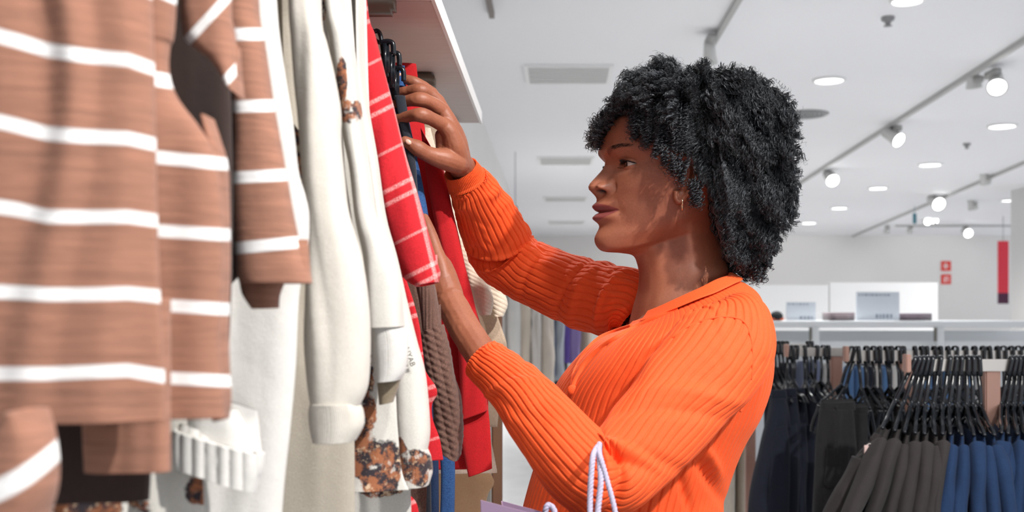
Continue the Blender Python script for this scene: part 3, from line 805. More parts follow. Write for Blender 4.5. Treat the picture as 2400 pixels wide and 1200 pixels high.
# --- plain red sweater
red_f = fabric('plain red fleece', (196, 16, 26), (172, 10, 18), scale=600, sheen=0.04)
root = thing('red_sweater', P(1100, 1120, 1.56), 'plain bright red sweater behind the two hands', 'sweater')
cloth('body', full_body([(975, 150), (988, 260), (994, 300), (1000, 345), (1036, 395), (1050, 460), (1072, 550), (1096, 650), (1118, 735), (1138, 800), (1142, 850), (1146, 870), (1147, 1005), (1153, 1098)], 1.60), 1.60, 0.014, red_f, root, 130, 140, fold=0.006, ff=(24, 1.6), seed=110)
cloth('sleeve', [(985, 300, 1030, 380), (1000, 420, 1046, 420), (1018, 520, 1066, 520), (1040, 620, 1090, 620), (1060, 700, 1110, 700), (1072, 800, 1128, 790), (1078, 900, 1140, 870), (1080, 985, 1143, 962)], 1.565, 0.013, red_f, root, 110, 90, fold=0.004, ff=(30, 2), seed=111)
cloth('lower_flap', [(1070, 985, 1144, 950), (1080, 1030, 1150, 1010), (1098, 1118, 1154, 1098)], 1.572, 0.007, red_f, root, 40, 80, fold=0.003, seed=112)

# --- ribbed cream garments
rib_cream = fabric('cream corduroy', (228, 216, 198), (206, 190, 168), scale=600)
rib_beige = fabric('beige corduroy', (196, 176, 154), (172, 150, 128), scale=600)
root = thing('corduroy_shirt', P(1130, 1140, 1.78), 'cream finely ribbed shirt between red sweater and orange sleeve', 'shirt')
cloth('sleeve', [(1015, 380, 1036, 385), (1030, 430, 1052, 430), (1042, 500, 1070, 500), (1062, 560, 1092, 560), (1078, 620, 1118, 620), (1098, 670, 1146, 668), (1112, 712, 1156, 706), (1126, 740, 1150, 738)], 1.79, 0.022, rib_cream, root, 160, 90, fold=0.003, seed=115, rib=ribz(150, 0.0012, 0.5))
cloth('body', full_body([(1010, 300), (1060, 500), (1100, 700), (1130, 850), (1146, 1000), (1165, 1108)], 1.84), 1.84, 0.012, rib_cream, root, 260, 140, fold=0.005, seed=116, rib=ribz(150, 0.0012, 0.2))
root = thing('corduroy_shirt', P(1160, 850, 1.95), 'beige ribbed shirt with frilled cream cuff behind the cream one', 'shirt')
cloth('body', full_body([(1000, 120), (1060, 400), (1120, 600), (1152, 700), (1176, 770), (1188, 812), (1180, 850), (1166, 1000)], 1.99), 1.99, 0.014, rib_beige, root, 110, 180, fold=0.006, seed=117, rib=ribx(150, 0.0012, 0.3))
cloth('cuff', [(1118, 640, 1160, 640), (1138, 690, 1184, 690), (1150, 718, 1190, 716), (1156, 742, 1180, 742)], 1.95, 0.018, rib_cream, root, 120, 70, fold=0.003, seed=118, rib=ribz(120, 0.0016, 0.5))
root = thing('corduroy_trousers', P(1120, 1260, 2.1), 'tan corduroy garment at the bottom beneath the cream shirt', 'trousers')
cloth('body', full_body([(1100, 1000), (1150, 1110), (1156, 1135), (1140, 1170), (1136, 1260)], 2.1), 2.1, 0.014, fabric('tan corduroy', (206, 168, 130), (184, 144, 106)), root, 50, 100, fold=0.006, seed=119)
tag(MB().box(*seg(1152, 1176, 700, 1420, 2.3, 0.04), 0.003).build('rack_post', plain('walnut post', (104, 72, 52), 0.5), smooth=False), 'dark brown wooden post at the end of the left rack', 'post')

# --- the rail that carries everything and the shelf above
rail_m = plain('rail metal', (150, 145, 138), 0.35, Metallic=0.8)
root = empty('wall_rail', (-0.37, 0.3, 1.745), 'metal clothes rail running under the pale shelf', 'rail')
MB().tube([(0, 0, 0), (0, 1.0, 0), (0, 2.0, 0)], 0.0125, 12).build('tube', rail_m, root)
for y in (0.2, 1.05, 1.95):
    MB().box(-0.012, 0.012, y - 0.012, y + 0.012, 0.0, 0.055).box(-0.3, 0.0, y - 0.008, y + 0.008, 0.025, 0.05).build('bracket', rail_m, root, False)
def shelf_mat():
    t = NT('pale wood laminate', 0.5)
    ob, uv = t.coords()
    mp = t.n('ShaderNodeMapping', inp={'Scale': (6, 90, 30)}); t.put(mp, 0, ob)
    n = t.noise(mp.outputs[0], 1.0, 5)
    t.color(t.mix(n, lin(226, 212, 205), lin(205, 190, 184)))
    return t.m
root = empty('wall_shelf', (-0.4, 1.3, 1.80), 'pale wood shelf with white front edge above the rail', 'shelf')
sm = shelf_mat()
MB().box(-0.27, 0.235, -1.1, 0.135, 0, 0.022).build('board', sm, root, False)
MB().box(-0.27, 0.235, 0.137, 1.05, 0, 0.022).build('board', sm, root, False)
MB().box(0.235, 0.24, -1.1, 1.05, -0.002, 0.024).build('edge_strip', plain('edge white', (250, 248, 246), 0.4), root, False)
for y in (0.10, 0.57, 1.01):
    m = MB().box(-0.27, 0.19, y - 0.022, y + 0.022, -0.026, 0.0, 0.005)
    m.build('bracket', plain('bronze bracket', (118, 104, 90), 0.4, Metallic=0.3), root, True)

# ---------------------------------------------------------------- clothes on the far aisle, seen under the raised arm
def far_garment(px0, px1, y0, y1, Y, rgb, name, label, cat, seed, group='clothes on the far aisle rack'):
    root = thing(name, P((px0 + px1) / 2, y1, Y), label, cat, group)
    m = fabric('far %d %d %d' % rgb, rgb, big=10)
    w = px1 - px0
    cloth('body', [(px0 + w * 0.25, y0, px1 - w * 0.25, y0), (px0 + w * 0.05, y0 + 12, px1 - w * 0.05, y0 + 12), (px0, (y0 + y1) / 2, px1, (y0 + y1) / 2), (px0 + 1, y1, px1 - 1, y1)], Y, 0.09, m, root, 50, 60, fold=0.03, ff=(14, 0.6), seed=seed)
fars = [(1150, 1190, 690, 880, (226, 222, 216), 'white blouse farthest left under the raised arm'), (1184, 1222, 695, 900, (238, 236, 232), 'white long top on the far aisle rack, left of the cream ones'),
        (1215, 1245, 700, 890, (228, 214, 196), 'beige long top on the far aisle rack'), (1238, 1270, 715, 905, (232, 226, 220), 'cream long top between beige top and patterned shirt'),
        (1264, 1300, 730, 915, (218, 206, 192), 'light tan top next to the patterned blue shirt')]
for i, (a, b, c, d, rgb, lb) in enumerate(fars):
    far_garment(a, b, c, d, 5.0 + i * 0.03, rgb, 'long_top', lb, 'top', 200 + i)
fars2 = [(1275, 1305, 716, 880, (120, 134, 160), 'patterned_shirt', 'grey-blue patterned shirt on the far rack'), (1296, 1326, 722, 890, (190, 196, 206), 'patterned_shirt', 'pale grey-blue shirt next to the patterned one'),
         (1310, 1338, 722, 850, (112, 88, 178), 'purple_top', 'purple top visible in the gap between raised arm and chest'), (1330, 1362, 722, 850, (150, 130, 190), 'purple_top', 'lighter lilac top right of the purple one'),
         (1290, 1330, 712, 930, (58, 60, 70), 'dark_trousers', 'dark trousers low in the gap under the arm'), (1340, 1385, 712, 850, (196, 176, 160), 'long_top', 'beige top at the right of the lilac one')]
for i, (a, b, c, d, rgb, nm, lb) in enumerate(fars2):
    far_garment(a, b, c, d, 5.6 + i * 0.03, rgb, nm, lb, 'top' if 'trou' not in nm else 'trousers', 220 + i)
root = empty('far_rack', P(1280, 700, 5.3), 'metal rail of the far aisle rack under the raised arm', 'clothes rack')
a, b = P(1140, 692, 5.08), P(1520, 692, 5.08)
o = MB().tube([a, b], 0.015, 10).build('rail', rail_m); parent_keep(o, root)
for px in (1145, 1500):
    c = P(px, 692, 5.08)
    o = MB().tube([c, (c.x, c.y, 0.0)], 0.015, 10).build('post', rail_m); parent_keep(o, root)
far_garment(1195, 1235, 690, 935, 5.10, (92, 78, 66), 'long_top', 'dark brown garment reaching lowest under the white tops', 'top', 251)
far_garment(1228, 1262, 690, 915, 5.12, (88, 90, 94), 'long_top', 'dark grey garment behind the cream long top', 'top', 252)
root = empty('far_rack', P(1340, 714, 5.7), 'second far rail carrying the patterned and purple tops', 'clothes rack')
o = MB().tube([P(1250, 716, 5.7), P(1520, 716, 5.7)], 0.015, 10).build('rail', rail_m); parent_keep(o, root)
for px in (1262, 1505):
    c = P(px, 716, 5.7)
    o = MB().tube([c, (c.x, c.y, 0.0)], 0.012, 10).build('post', rail_m); parent_keep(o, root)
for i, (x0, x1, rgb, lb) in enumerate([(1690, 1722, (226, 216, 200), 'cream garment behind the lower back of the orange sweater'), (1715, 1752, (212, 200, 182), 'beige garment between orange sweater and navy trousers')]):
    far_garment(x0, x1, 900, 1280, 4.2 + 0.04 * i, rgb, 'long_top', lb, 'top', 240 + i, None)
# ---------------------------------------------------------------- racks on the right
steel = plain('brushed steel', (206, 200, 194), 0.32, Metallic=0.85)
rose = plain('brushed copper steel', (176, 138, 124), 0.4, Metallic=0.7)
def rack(px0, px1, pyt, pyb, Y, posts, label, face=steel, postm=rose):
    a, b = P(px0, pyb, Y), P(px1, pyt, Y)
    root = empty('clothes_rack', ((a.x + b.x) / 2, Y, 0), label, 'clothes rack')
    m = MB().box(a.x, b.x, Y - 0.006, Y + 0.006, a.z, b.z, 0.0015)
    parent_keep(m.build('rail', face, smooth=False), root)
    w = (b.z - a.z) * 0.75
    parent_keep(MB().box(a.x - 0.003, a.x + 0.009, Y - 0.019, Y + 0.012, a.z - 0.002, b.z + 0.012, 0.002).build('end_cap', postm, smooth=False), root)
    for p in posts:
        x = P(p, 0, Y).x
        parent_keep(MB().box(x - 0.018, x + 0.018, Y + 0.0, Y + 0.03, 0.0, a.z + 0.002, 0.003).build('post', postm, smooth=False), root)
        parent_keep(MB().box(x - 0.03, x + 0.03, Y - 0.3, Y + 0.3, 0.0, 0.02, 0.005).build('foot', postm, smooth=False), root)
    return (a.z + b.z) / 2, (b.z - a.z)

def make_hanger(rh, arm=0.15, drop=0.075, clip=False):
    """black plastic hanger; origin where the hook rests on the rail; front arm points to -Y; returns (hook mesh, body mesh)"""
    m = MB()
    h = rh / 2 + 0.004
    nk = -0.092
    # hook: flat strap over the rail, front leg longer
    pts = [(0, -0.0115, -h - 0.006), (0, -0.0145, -h + 0.002), (0, -0.0145, 0.0), (0, -0.0130, h - 0.002), (0, -0.006, h + 0.003), (0, 0.006, h + 0.003), (0, 0.0130, h - 0.002), (0, 0.0145, 0.0), (0, 0.0125, -h), (0, 0.005, -h - 0.02), (0, 0.0, -0.055), (0, 0.0, nk + 0.008), (0, 0, nk)]
    m.tube(catmull(pts, 44), 0.0052, 10, up=(1, 0, 0), ry=0.0028)
    hook = m
    b = MB()
    b.tube([(0, 0, nk + 0.006), (0, 0, nk), (0, 0, nk - 0.012)], [0.004, 0.005, 0.0055], 8, up=(1, 0, 0))
    for s in (-1, 1):
        pts = [(0, 0, nk), (0, s * 0.025, nk - 0.014), (0, s * 0.06, nk - 0.034), (0, s * arm * 0.8, nk - drop * 0.75), (0, s * arm, nk - drop)]
        b.tube(catmull(pts, 18), [0.0046] * 18, 8, up=(1, 0, 0), ry=0.0034)
        # thin web between the ribs of the arm
        pts2 = [(0, 0, nk - 0.03), (0, s * 0.04, nk - 0.045), (0, s * arm * 0.6, nk - drop * 0.95), (0, s * arm, nk - drop)]
        b.tube(catmull(pts2, 14), 0.0025, 6, up=(1, 0, 0))
    b.ell((0, 0, nk - 0.018), (0.002, 0.022, 0.014), 14, 8)
    if clip:
        for s in (-1, 1):
            y = s * arm * 0.92
            for x in (-0.006, 0.006):
                b.tube(catmull([(x * 0.4, y, nk - drop - 0.005), (x, y + 0.004, nk - drop - 0.03), (x * 1.6, y + 0.006, nk - drop - 0.06), (x * 0.9, y + 0.004, nk - drop - 0.085)], 12), 0.0035, 8, up=(0, 1, 0), ry=0.006)
    return hook, b

class HM: pass
def hanger_set(rh, **k):
    h = HM()
    a, b = make_hanger(rh, **k)
    oa, ob_ = a.build('hook', black_pl), b.build('shoulder_arms', black_pl)
    h.meshes = (oa.data, ob_.data)
    bpy.data.objects.remove(oa); bpy.data.objects.remove(ob_)
    return h

def aim_rot(hook, neck):
    """lean so that the neck of the hanger falls at the given point"""
    d = neck - hook
    return math.atan2(-d.x, -d.z)

def put_hanger(hs, loc, lean, rz, label, group):
    root = empty('hanger', loc, label, 'hanger', group, (0, lean, rz))
    root.rotation_mode = 'XYZ'
    for nm, me in zip(('hook', 'shoulder_arms'), hs.meshes):
        o = bpy.data.objects.new(nm, me); COL.objects.link(o); o.parent = root
    return root

def garment_mesh(seed, length, shoulder, hoodneck=True, thick=0.013, drop=0.075, flare=1.9, nk=-0.1):
    """hung top in the hanger's frame: slab in the YZ plane; returns body, neckband, near sleeve, far sleeve as MB arrays"""
    r = np.random.default_rng(seed)
    nz, nc = 60, 72
    s = np.linspace(0, 1, nz)
    z = nk - 0.058 - s ** 1.15 * length
    k = np.clip((nk - 0.058 - z) / (drop * 0.7), 0, 1)
    half = 0.094 + (shoulder - 0.094) * np.sin(k * np.pi / 2) ** 0.9
    half = half * (1 - 0.05 * np.clip(s - 0.3, 0, 1))
    tx = thick * (0.55 + (flare - 0.55) * np.clip(s * 1.5, 0, 1) ** 0.8)
    th = np.linspace(0, 2 * np.pi, nc, endpoint=False)
    cy = np.sign(np.cos(th)) * np.abs(np.cos(th)) ** 0.8
    cx = np.sign(np.sin(th)) * np.abs(np.sin(th)) ** 0.9
    V = np.zeros((nz, nc, 3))
    V[..., 1] = half[:, None] * cy
    V[..., 0] = tx[:, None] * cx
    V[..., 2] = z[:, None]
    Vf = V.reshape(-1, 3)
    q = np.stack([Vf[:, 1] * 22, np.tile(cx, nz) * 0.7 + seed * 3.3, Vf[:, 2] * 5], -1)
    d = vnoise(q, seed) * 0.008 * np.repeat(np.clip(s * 3, 0.1, 1), nc)
    Vf[:, 0] += np.tile(np.abs(cx) ** 0.5 * np.sign(cx), nz) * d
    Vf[:, 1] += vnoise(q + 9, seed + 4) * 0.006 * np.repeat(np.clip(s * 3, 0, 1), nc)
    # sagging of the neckline between the arms: lower the upper rows towards the centre front
    return (Vf, grid_faces(nz, nc))

def sleeve_mesh(seed, shoulder, length, drop=0.075, side=-1, nk=-0.1, r0=0.042, r1=0.026, tx=0.55, splay=0.05):
    n, nc = 50, 40
    r = np.random.default_rng(seed + 50)
    pts = catmull([(0, side * (shoulder - 0.045), nk - drop * 0.95 - 0.01), (0, side * (shoulder - 0.012), nk - drop * 1.25 - 0.02), (r.uniform(-.004, .004), side * (shoulder + splay * 0.35), nk - drop - 0.13), (r.uniform(-.006, .006), side * (shoulder + splay), nk - drop - length * 0.6), (r.uniform(-.01, .01), side * (shoulder + splay * 1.2), nk - drop - length)], n)
    s = np.linspace(0, 1, n)
    rad = r0 + (r1 - r0) * s
    rad[:6] *= np.linspace(0.35, 1, 6)
    T = np.gradient(pts, axis=0); T /= np.linalg.norm(T, axis=1)[:, None]
    A = np.array([1.0, 0, 0])[None] + 0 * T
    B = np.cross(T, A)
    th = np.linspace(0, 2 * np.pi, nc, endpoint=False)
    V = pts[:, None] + A[:, None] * (np.cos(th)[None, :, None] * rad[:, None, None] * tx) + B[:, None] * (np.sin(th)[None, :, None] * rad[:, None, None])
    Vf = V.reshape(-1, 3)
    q = np.stack([np.tile(np.cos(th), n) * 1.3 + seed, np.tile(np.sin(th), n) * 1.3, Vf[:, 2] * 14], -1)
    d = vnoise(q, seed) * 0.006
    C = np.repeat(pts, nc, 0)
    dirn = (Vf - C) / (np.linalg.norm(Vf - C, axis=1)[:, None] + 1e-9)
    return (Vf + dirn * d[:, None], grid_faces(n, nc))

def neckband_mesh(nk=-0.1, w=0.104, h=0.034, t=0.0088):
    """ribbed neckband standing around the hanger's neck, lower towards the front"""
    n, nc = 6, 220
    th = np.linspace(0, 2 * np.pi, nc, endpoint=False)
    V = []
    for i in range(n):
        f = i / (n - 1)
        z = nk - 0.034 - f * h
        rr = 1 + 0.25 * f
        bump_ = 0.0011 * np.abs(np.cos(th * 40))
        V.append(np.stack([(t * rr * 1.1 + bump_) * np.sin(th), (w * rr) * np.cos(th), z - 0.08 * w * np.abs(np.cos(th)) ** 2 + 0 * th], -1))
    return (np.concatenate(V), grid_faces(n, nc))

def build_top(hook_loc, lean, rz, mat, label, seed, length=0.42, shoulder=0.155, group=None, thick=0.015, sleeves=True, band=True, name='sweatshirt', cat='sweatshirt', drop=0.075, seam=None, tag_it=False, flare=1.9, splay=0.05):
    root = empty(name, hook_loc, label, cat, group, (0, lean, rz))
    v, q = garment_mesh(seed, length, shoulder, thick=thick, drop=drop, flare=flare)
    mesh_np('body', v, q, mat).parent = root
    if sleeves:
        for sd in (-1, 1):
            v, q = sleeve_mesh(seed + sd, shoulder, length * 0.95, side=sd, drop=drop, splay=splay)
            mesh_np('sleeve', v, q, mat).parent = root
    if band:
        v, q = neckband_mesh()
        mesh_np('neckband', v, q, mat).parent = root
    return root

char = fabric('charcoal fleece', (56, 50, 49), (38, 34, 34), scale=800, bump=0.4, sheen=0.03)
blue = fabric('royal blue fleece', (20, 56, 96), (12, 36, 70), scale=800, bump=0.4, sheen=0.03)
navy = fabric('navy fleece', (20, 27, 48), (10, 14, 28), scale=700, bump=0.3, sheen=0.03)
blackc = fabric('black corduroy', (38, 37, 39), (20, 19, 21), scale=500, bump=0.4, sheen=0.03)
denim_l = fabric('washed denim', (96, 134, 178), (70, 108, 156), scale=500)
greyb = fabric('grey blue cotton', (128, 136, 160), (104, 112, 140), scale=500)

# nearest rack
Y1 = 2.5
zc, rh = rack(2121, 2640, 842, 870, Y1, (2328, 2600), 'nearest clothes rack, brushed flat rail with a copper-toned post')
hs1 = hanger_set(rh, arm=0.118, drop=0.06)
hooks = [2138, 2150, 2161, 2172, 2183, 2202, 2224, 2239, 2252, 2268, 2280, 2294, 2367, 2378, 2388, 2399, 2412, 2424]
necks = [(2095, 951), (2117, 951), (2134, 958), (2151, 955), (2167, 955), (2187, 955), (2209, 958), (2224, 956), (2243, 958), (2265, 958), (2280, 955), (2299, 955), (2345, 957), (2360, 957), (2374, 957), (2390, 957), (2405, 957), (2420, 957)]
ends = [(2091, 1025), (2117, 1018), (2136, 1046), (2160, 1042), (2179, 1042), (2203, 1021), (2221, 1016), (2240, 1030), (2264, 1027), (2291, 1034), (2315, 1030), (2336, 1023), (2366, 1041), (2379, 1030), (2399, 1039), (2415, 1035), (2430, 1035), (2446, 1035)]
kinds1 = 'ccccccc' + 'b' * 11
for i, (hx, n_, e_) in enumerate(zip(hooks, necks, ends)):
    hook = Vector((P(hx, 0, Y1).x, Y1, zc))
    neck = P(n_[0], n_[1], Y1)
    lean = aim_rot(hook, neck)
    # twist so the front arm's end falls where it is seen
    ex = e_[0]
    arm = 0.15
    best = min(np.linspace(-1.2, 1.2, 121), key=lambda a: abs(CX + (neck.x + arm * math.sin(a)) * F / (Y1 - arm * math.cos(a)) - ex))
    ordn = ORD[i] if i < 18 else str(i)
    where = ('at the left end of the nearest rack rail' if i == 0 else '%s from the left end of the nearest rack rail' % ordn)
    put_hanger(hs1, hook, lean, best, 'black plastic hanger ' + where, 'black hangers on the nearest rack')
    c = kinds1[i]
    nl = i + 1 if c == 'c' else i - 6
    lb = ('charcoal' if c == 'c' else 'royal blue') + ' fleece sweatshirt, %s of its colour from the left on the nearest rack' % ORD[nl - 1]
    if i == 0: lb = 'leftmost charcoal fleece sweatshirt with paper tag, at the end of the nearest rack'
    build_top(hook + Vector((0.001, 0, -0.010 + 0.006 * math.sin(i * 2.3))), lean * 0.9, best, char if c == 'c' else blue, lb, 300 + i, length=0.5, thick=0.0115 + 0.002 * math.sin(i * 1.7) + 0.003 * (i == 0), group='charcoal sweatshirts on the nearest rack' if c == 'c' else 'royal blue sweatshirts on the nearest rack', flare=1.5 if i else 2.6, splay=0.06 if i else 0.13)
# the leftmost one spreads its other shoulder to the left
root = thing('sweatshirt', P(2010, 1250, 2.56), 'charcoal fleece sweatshirt half turned to the viewer, its shoulder sloping down to the left', 'sweatshirt')
cloth('body', [(2048, 1022, 2096, 1030), (2035, 1040, 2120, 1050), (2012, 1065, 2130, 1090), (1990, 1100, 2140, 1130), (1965, 1150, 2150, 1170), (1935, 1200, 2160, 1210), (1900, 1290, 2170, 1290)], 2.47, 0.05, char, root, 90, 120, fold=0.018, ff=(16, 4), seed=401)
cloth('neckband', [(2050, 1014, 2068, 1020), (2040, 1030, 2062, 1040), (2038, 1052, 2060, 1060)], 2.43, 0.012, char, root, 20, 60, fold=0.001, seed=402)
cloth('sleeve', [(2000, 1070, 2045, 1080), (1980, 1110, 2040, 1120), (1950, 1160, 2020, 1170), (1925, 1210, 2000, 1220), (1895, 1290, 1980, 1290)], 2.42, 0.03, char, root, 60, 60, fold=0.008, seed=403)
a = P(2033, 1045, 2.40)
root = thing('paper_tag', a, 'long narrow mauve-white paper tag hanging on the leftmost charcoal sweatshirt', 'tag')
m = MB().tube(catmull([P(2030, 1043, 2.40)[:], P(2033, 1070, 2.395)[:], P(2028, 1110, 2.39)[:], P(2018, 1148, 2.39)[:]], 14), [0.005, 0.006, 0.007, 0.008, 0.008, 0.009, 0.009, 0.009, 0.008, 0.008, 0.007, 0.007, 0.006, 0.005], 6, up=(1, 0, 0), ry=0.0008)
parent_keep(m.build('tag_paper', plain('tag paper', (205, 178, 172), 0.7)), root)
parent_keep(MB().tube(catmull([P(2031, 1044, 2.40)[:], P(2040, 1040, 2.40)[:], P(2052, 1052, 2.41)[:]], 10), 0.0008, 5).build('string', plain('string', (220, 210, 205), 0.7)), root)
# pocket welts on the second and sixth charcoal ones
for pts, nm in (([(2097, 1113), (2112, 1116), (2127, 1110)], 'second'), ([(2200, 1145), (2215, 1148), (2232, 1160), (2246, 1170)], 'sixth')):
    pass

# second rack: black corduroy trousers on clip hangers
Y2 = 3.06
zc2, rh2 = rack(1979, 2700, 821, 846, Y2, (2125,), 'middle clothes rack behind the nearest one, rail full of black hangers')
hs2 = hanger_set(rh2, arm=0.10, drop=0.055, clip=True)
hk2 = [1992, 2003, 2012, 2031, 2048, 2062, 2078, 2088, 2106, 2116, 2145, 2160, 2172, 2190, 2204, 2222, 2238, 2262, 2283, 2303, 2319, 2338, 2352, 2371, 2388, 2404]
for i, hx in enumerate(hk2):
    hook = Vector((P(hx, 0, Y2).x, Y2, zc2 + 0.004))
    r_ = np.random.default_rng(700 + i)
    if i < 2: lean, rz = -0.30 + 0.05 * i, -0.75 + 0.25 * i
    else: lean, rz = r_.uniform(-0.1, 0.08), r_.uniform(-0.15, 0.2)
    put_hanger(hs2, hook, -lean if i < 2 else lean, rz, 'black clip hanger, %s from the left end of the middle rack' % (ORD[i] if i < 20 else 'twenty-' + ORD[i - 20]), 'black clip hangers on the middle rack')
trs = [(1915, 2005, 2.93, 940, 'corduroy_trousers', 'nearest black corduroy trousers hanging from an open clip hanger, with a patch pocket'), (1998, 2035, 2.98, 950, 'corduroy_trousers', 'second black corduroy trousers on the middle rack'),
       (2026, 2060, 3.02, 966, 'corduroy_trousers', 'third black corduroy trousers, partly behind the charcoal sweatshirt'), (2030, 2052, 3.10, 926, 'corduroy_trousers', 'black corduroy trousers with high waistband further along the middle rack'),
       (2052, 2080, 3.14, 926, 'corduroy_trousers', 'fifth black corduroy trousers along the middle rack'), (2072, 2110, 3.16, 935, 'corduroy_trousers', 'sixth black corduroy trousers next to the steep black hanger arm')]
for i, (x0, x1, Y, yt, nm, lb) in enumerate(trs):
    root = thing(nm, P((x0 + x1) / 2, 1300, Y), lb, 'trousers', 'black corduroy trousers on the middle rack')
    w = x1 - x0
    cloth('waistband', [(x0 + w * 0.1, yt + 4, x1 - 2, yt), (x0 + w * 0.08, yt + 22, x1 - 1, yt + 20)], Y, 0.028, blackc, root, 14, 60, fold=0.003, seed=500 + i)
    cloth('leg', [(x0 + w * 0.08, yt + 18, x1 - w * 0.1, yt + 18), (x0, yt + 70, x1 - w * 0.05, yt + 66), (x0 - 4, yt + 140, x1, yt + 140), (x0 - 8, yt + 220, x1 - 4, yt + 220), (x0 - 16, yt + 380, x1 - 10, yt + 380)], Y, 0.034, blackc, root, 80, 90, fold=0.012, ff=(22, 2.5), seed=510 + i)
    if i == 0:
        cloth('pocket', [(1938, 1052, 1990, 1050), (1936, 1085, 1990, 1083), (1932, 1130, 1988, 1128), (1940, 1142, 1980, 1141)], Y - 0.034, 0.006, blackc, root, 20, 40, fold=0.002, seed=520, power=4)
        parent_keep(MB().tube(catmull([P(1962, 950, Y - 0.04)[:], P(1962, 985, Y - 0.04)[:], P(1962, 1040, Y - 0.042)[:]], 8), 0.002, 6).build('seam', blackc), root)

# third rack: navy garments
Y3 = 3.42
zc3, rh3 = rack(1840, 1978, 815, 835, Y3, (1962,), 'left clothes rack with navy garments, pale rail end beside the shoulder')
hs3 = hanger_set(rh3, arm=0.13, drop=0.06)
hk3 = [1848, 1857, 1866, 1886, 1914, 1929, 1941]
for i, hx in enumerate(hk3):
    hook = Vector((P(hx, 0, Y3).x, Y3, zc3))
    r_ = np.random.default_rng(750 + i)
    lean, rz = r_.uniform(-0.05, 0.12), r_.uniform(-0.1, 0.25)
    put_hanger(hs3, hook, lean, rz, 'black plastic hanger, %s from the left on the rack of navy garments' % ORD[i], 'black hangers on the navy rack')
nv = [(1802, 1850, 3.30, 925), (1836, 1872, 3.34, 922), (1858, 1890, 3.38, 921), (1880, 1912, 3.41, 920), (1900, 1935, 3.43, 921)]
for i, (x0, x1, Y, yt) in enumerate(nv):
    w = x1 - x0
    root = thing('navy_sweatshirt', P((x0 + x1) / 2, 1300, Y), 'navy blue sweatshirt, %s from the left on the navy rack' % ORD[i], 'sweatshirt', 'navy sweatshirts on the left rack')
    cloth('neckband', [(x0 + w * 0.12, yt - 10, x1 - w * 0.2, yt - 12), (x0 + w * 0.08, yt + 12, x1 - w * 0.1, yt + 10)], Y, 0.02, navy, root, 12, 60, fold=0.001, seed=530 + i, rib=ribs(30, 0.0008))
    sp_ = 48 if i == 0 else 10
    cloth('body', [(x0 + w * 0.1, yt + 8, x1 - w * 0.15, yt + 8), (x0, yt + 40, x1, yt + 40), (x0 - sp_ * 0.35, yt + 100, x1 + 6, yt + 100), (x0 - sp_ * 0.7, yt + 180, x1 + 8, yt + 180), (x0 - sp_, yt + 260, x1 + 8, yt + 260), (x0 - sp_ * 1.3, yt + 380, x1 + 6, yt + 380)], Y, 0.03, navy, root, 80, 90, fold=0.02, ff=(14, 2.2), seed=540 + i)
    cloth('sleeve', [(x0 + w * 0.3, yt + 78, x1 - w * 0.15, yt + 70), (x0 + w * 0.1, yt + 120, x1, yt + 115), (x0, yt + 200, x1, yt + 200), (x0 - 10, yt + 380, x1 - 4, yt + 380)], Y - 0.045, 0.018, navy, root, 60, 60, fold=0.008, ff=(14, 2.2), seed=550 + i)

# fourth row: hangers behind the shoulder and bluish clothes seen between the hanger necks
Y4 = 3.95
zc4, rh4 = rack(1700, 1905, 806, 826, Y4, (1760,), 'farthest clothes rack, partly hidden by the orange shoulder')
hs4 = hanger_set(rh4, arm=0.15)
for i, hx in enumerate([1790, 1800, 1809, 1818, 1827, 1836, 1845, 1893, 1902]):
    hook = Vector((P(hx, 0, Y4).x, Y4, zc4 + 0.003))
    put_hanger(hs4, hook, 0.0, 0.05 * (i % 3), 'black hanger on the farthest rack, %s from the orange shoulder' % ORD[i], 'black hangers on the farthest rack')
bk = [(1790, 1830, 860, 'navy', 'dark navy top hanging on the farthest rack just beside the orange shoulder'), (1822, 1862, 850, 'navy', 'second dark navy top on the farthest rack'), (1862, 1895, 846, 'greyb', 'grey-blue top glimpsed between hanger necks'), (1890, 1925, 843, 'greyb', 'second grey-blue top glimpsed between hanger necks'), (1925, 1950, 850, 'white', 'white top glimpsed beside the copper post')]
for i, (x0, x1, yt, c, lb) in enumerate(bk):
    root = thing('long_top', P((x0 + x1) / 2, 1100, 3.97), lb, 'top')
    cloth('body', [(x0 + 8, yt, x1 - 8, yt), (x0, yt + 25, x1, yt + 25), (x0, yt + 120, x1, yt + 120), (x0, yt + 260, x1, yt + 260)], 4.02, 0.03, {'navy': navy, 'greyb': greyb, 'white': white_fleece}[c], root, 40, 50, fold=0.01, seed=560 + i)
bk2 = [(1978, 2000, 'denim'), (1998, 2024, 'denim'), (2024, 2044, 'navy'), (2044, 2064, 'white'), (2062, 2086, 'denim'), (2084, 2100, 'white'), (2098, 2124, 'denim'), (2124, 2160, 'navy'), (2158, 2180, 'denim'), (2178, 2206, 'navy'), (2204, 2230, 'denim'), (2228, 2256, 'navy'), (2254, 2280, 'denim'), (2278, 2300, 'white'), (2352, 2390, 'navy'), (2388, 2420, 'denim')]
for i, (x0, x1, c) in enumerate(bk2):
    nm = {'navy': 'navy', 'denim': 'pale denim blue', 'white': 'white'}[c]
    root = thing('denim_jacket' if c == 'denim' else 'long_top', P((x0 + x1) / 2, 1100, 3.6), '%s garment behind the middle rack, %s from the left' % (nm, ORD[i]), 'jacket' if c == 'denim' else 'top')
    cloth('body', [(x0 + 5, 858, x1 - 5, 858), (x0, 875, x1, 875), (x0, 960, x1, 960), (x0 + 2, 1080, x1 - 2, 1080)], 3.62, 0.03, {'navy': navy, 'denim': denim_l, 'white': white_fleece}[c], root, 40, 40, fold=0.008, seed=580 + i)
tag(MB().tube([P(1985, 852, 3.64), P(2500, 852, 3.64)], 0.008, 8).build('hanging_bar', steel), 'thin bar behind the middle rack that carries the denim garments', 'bar')
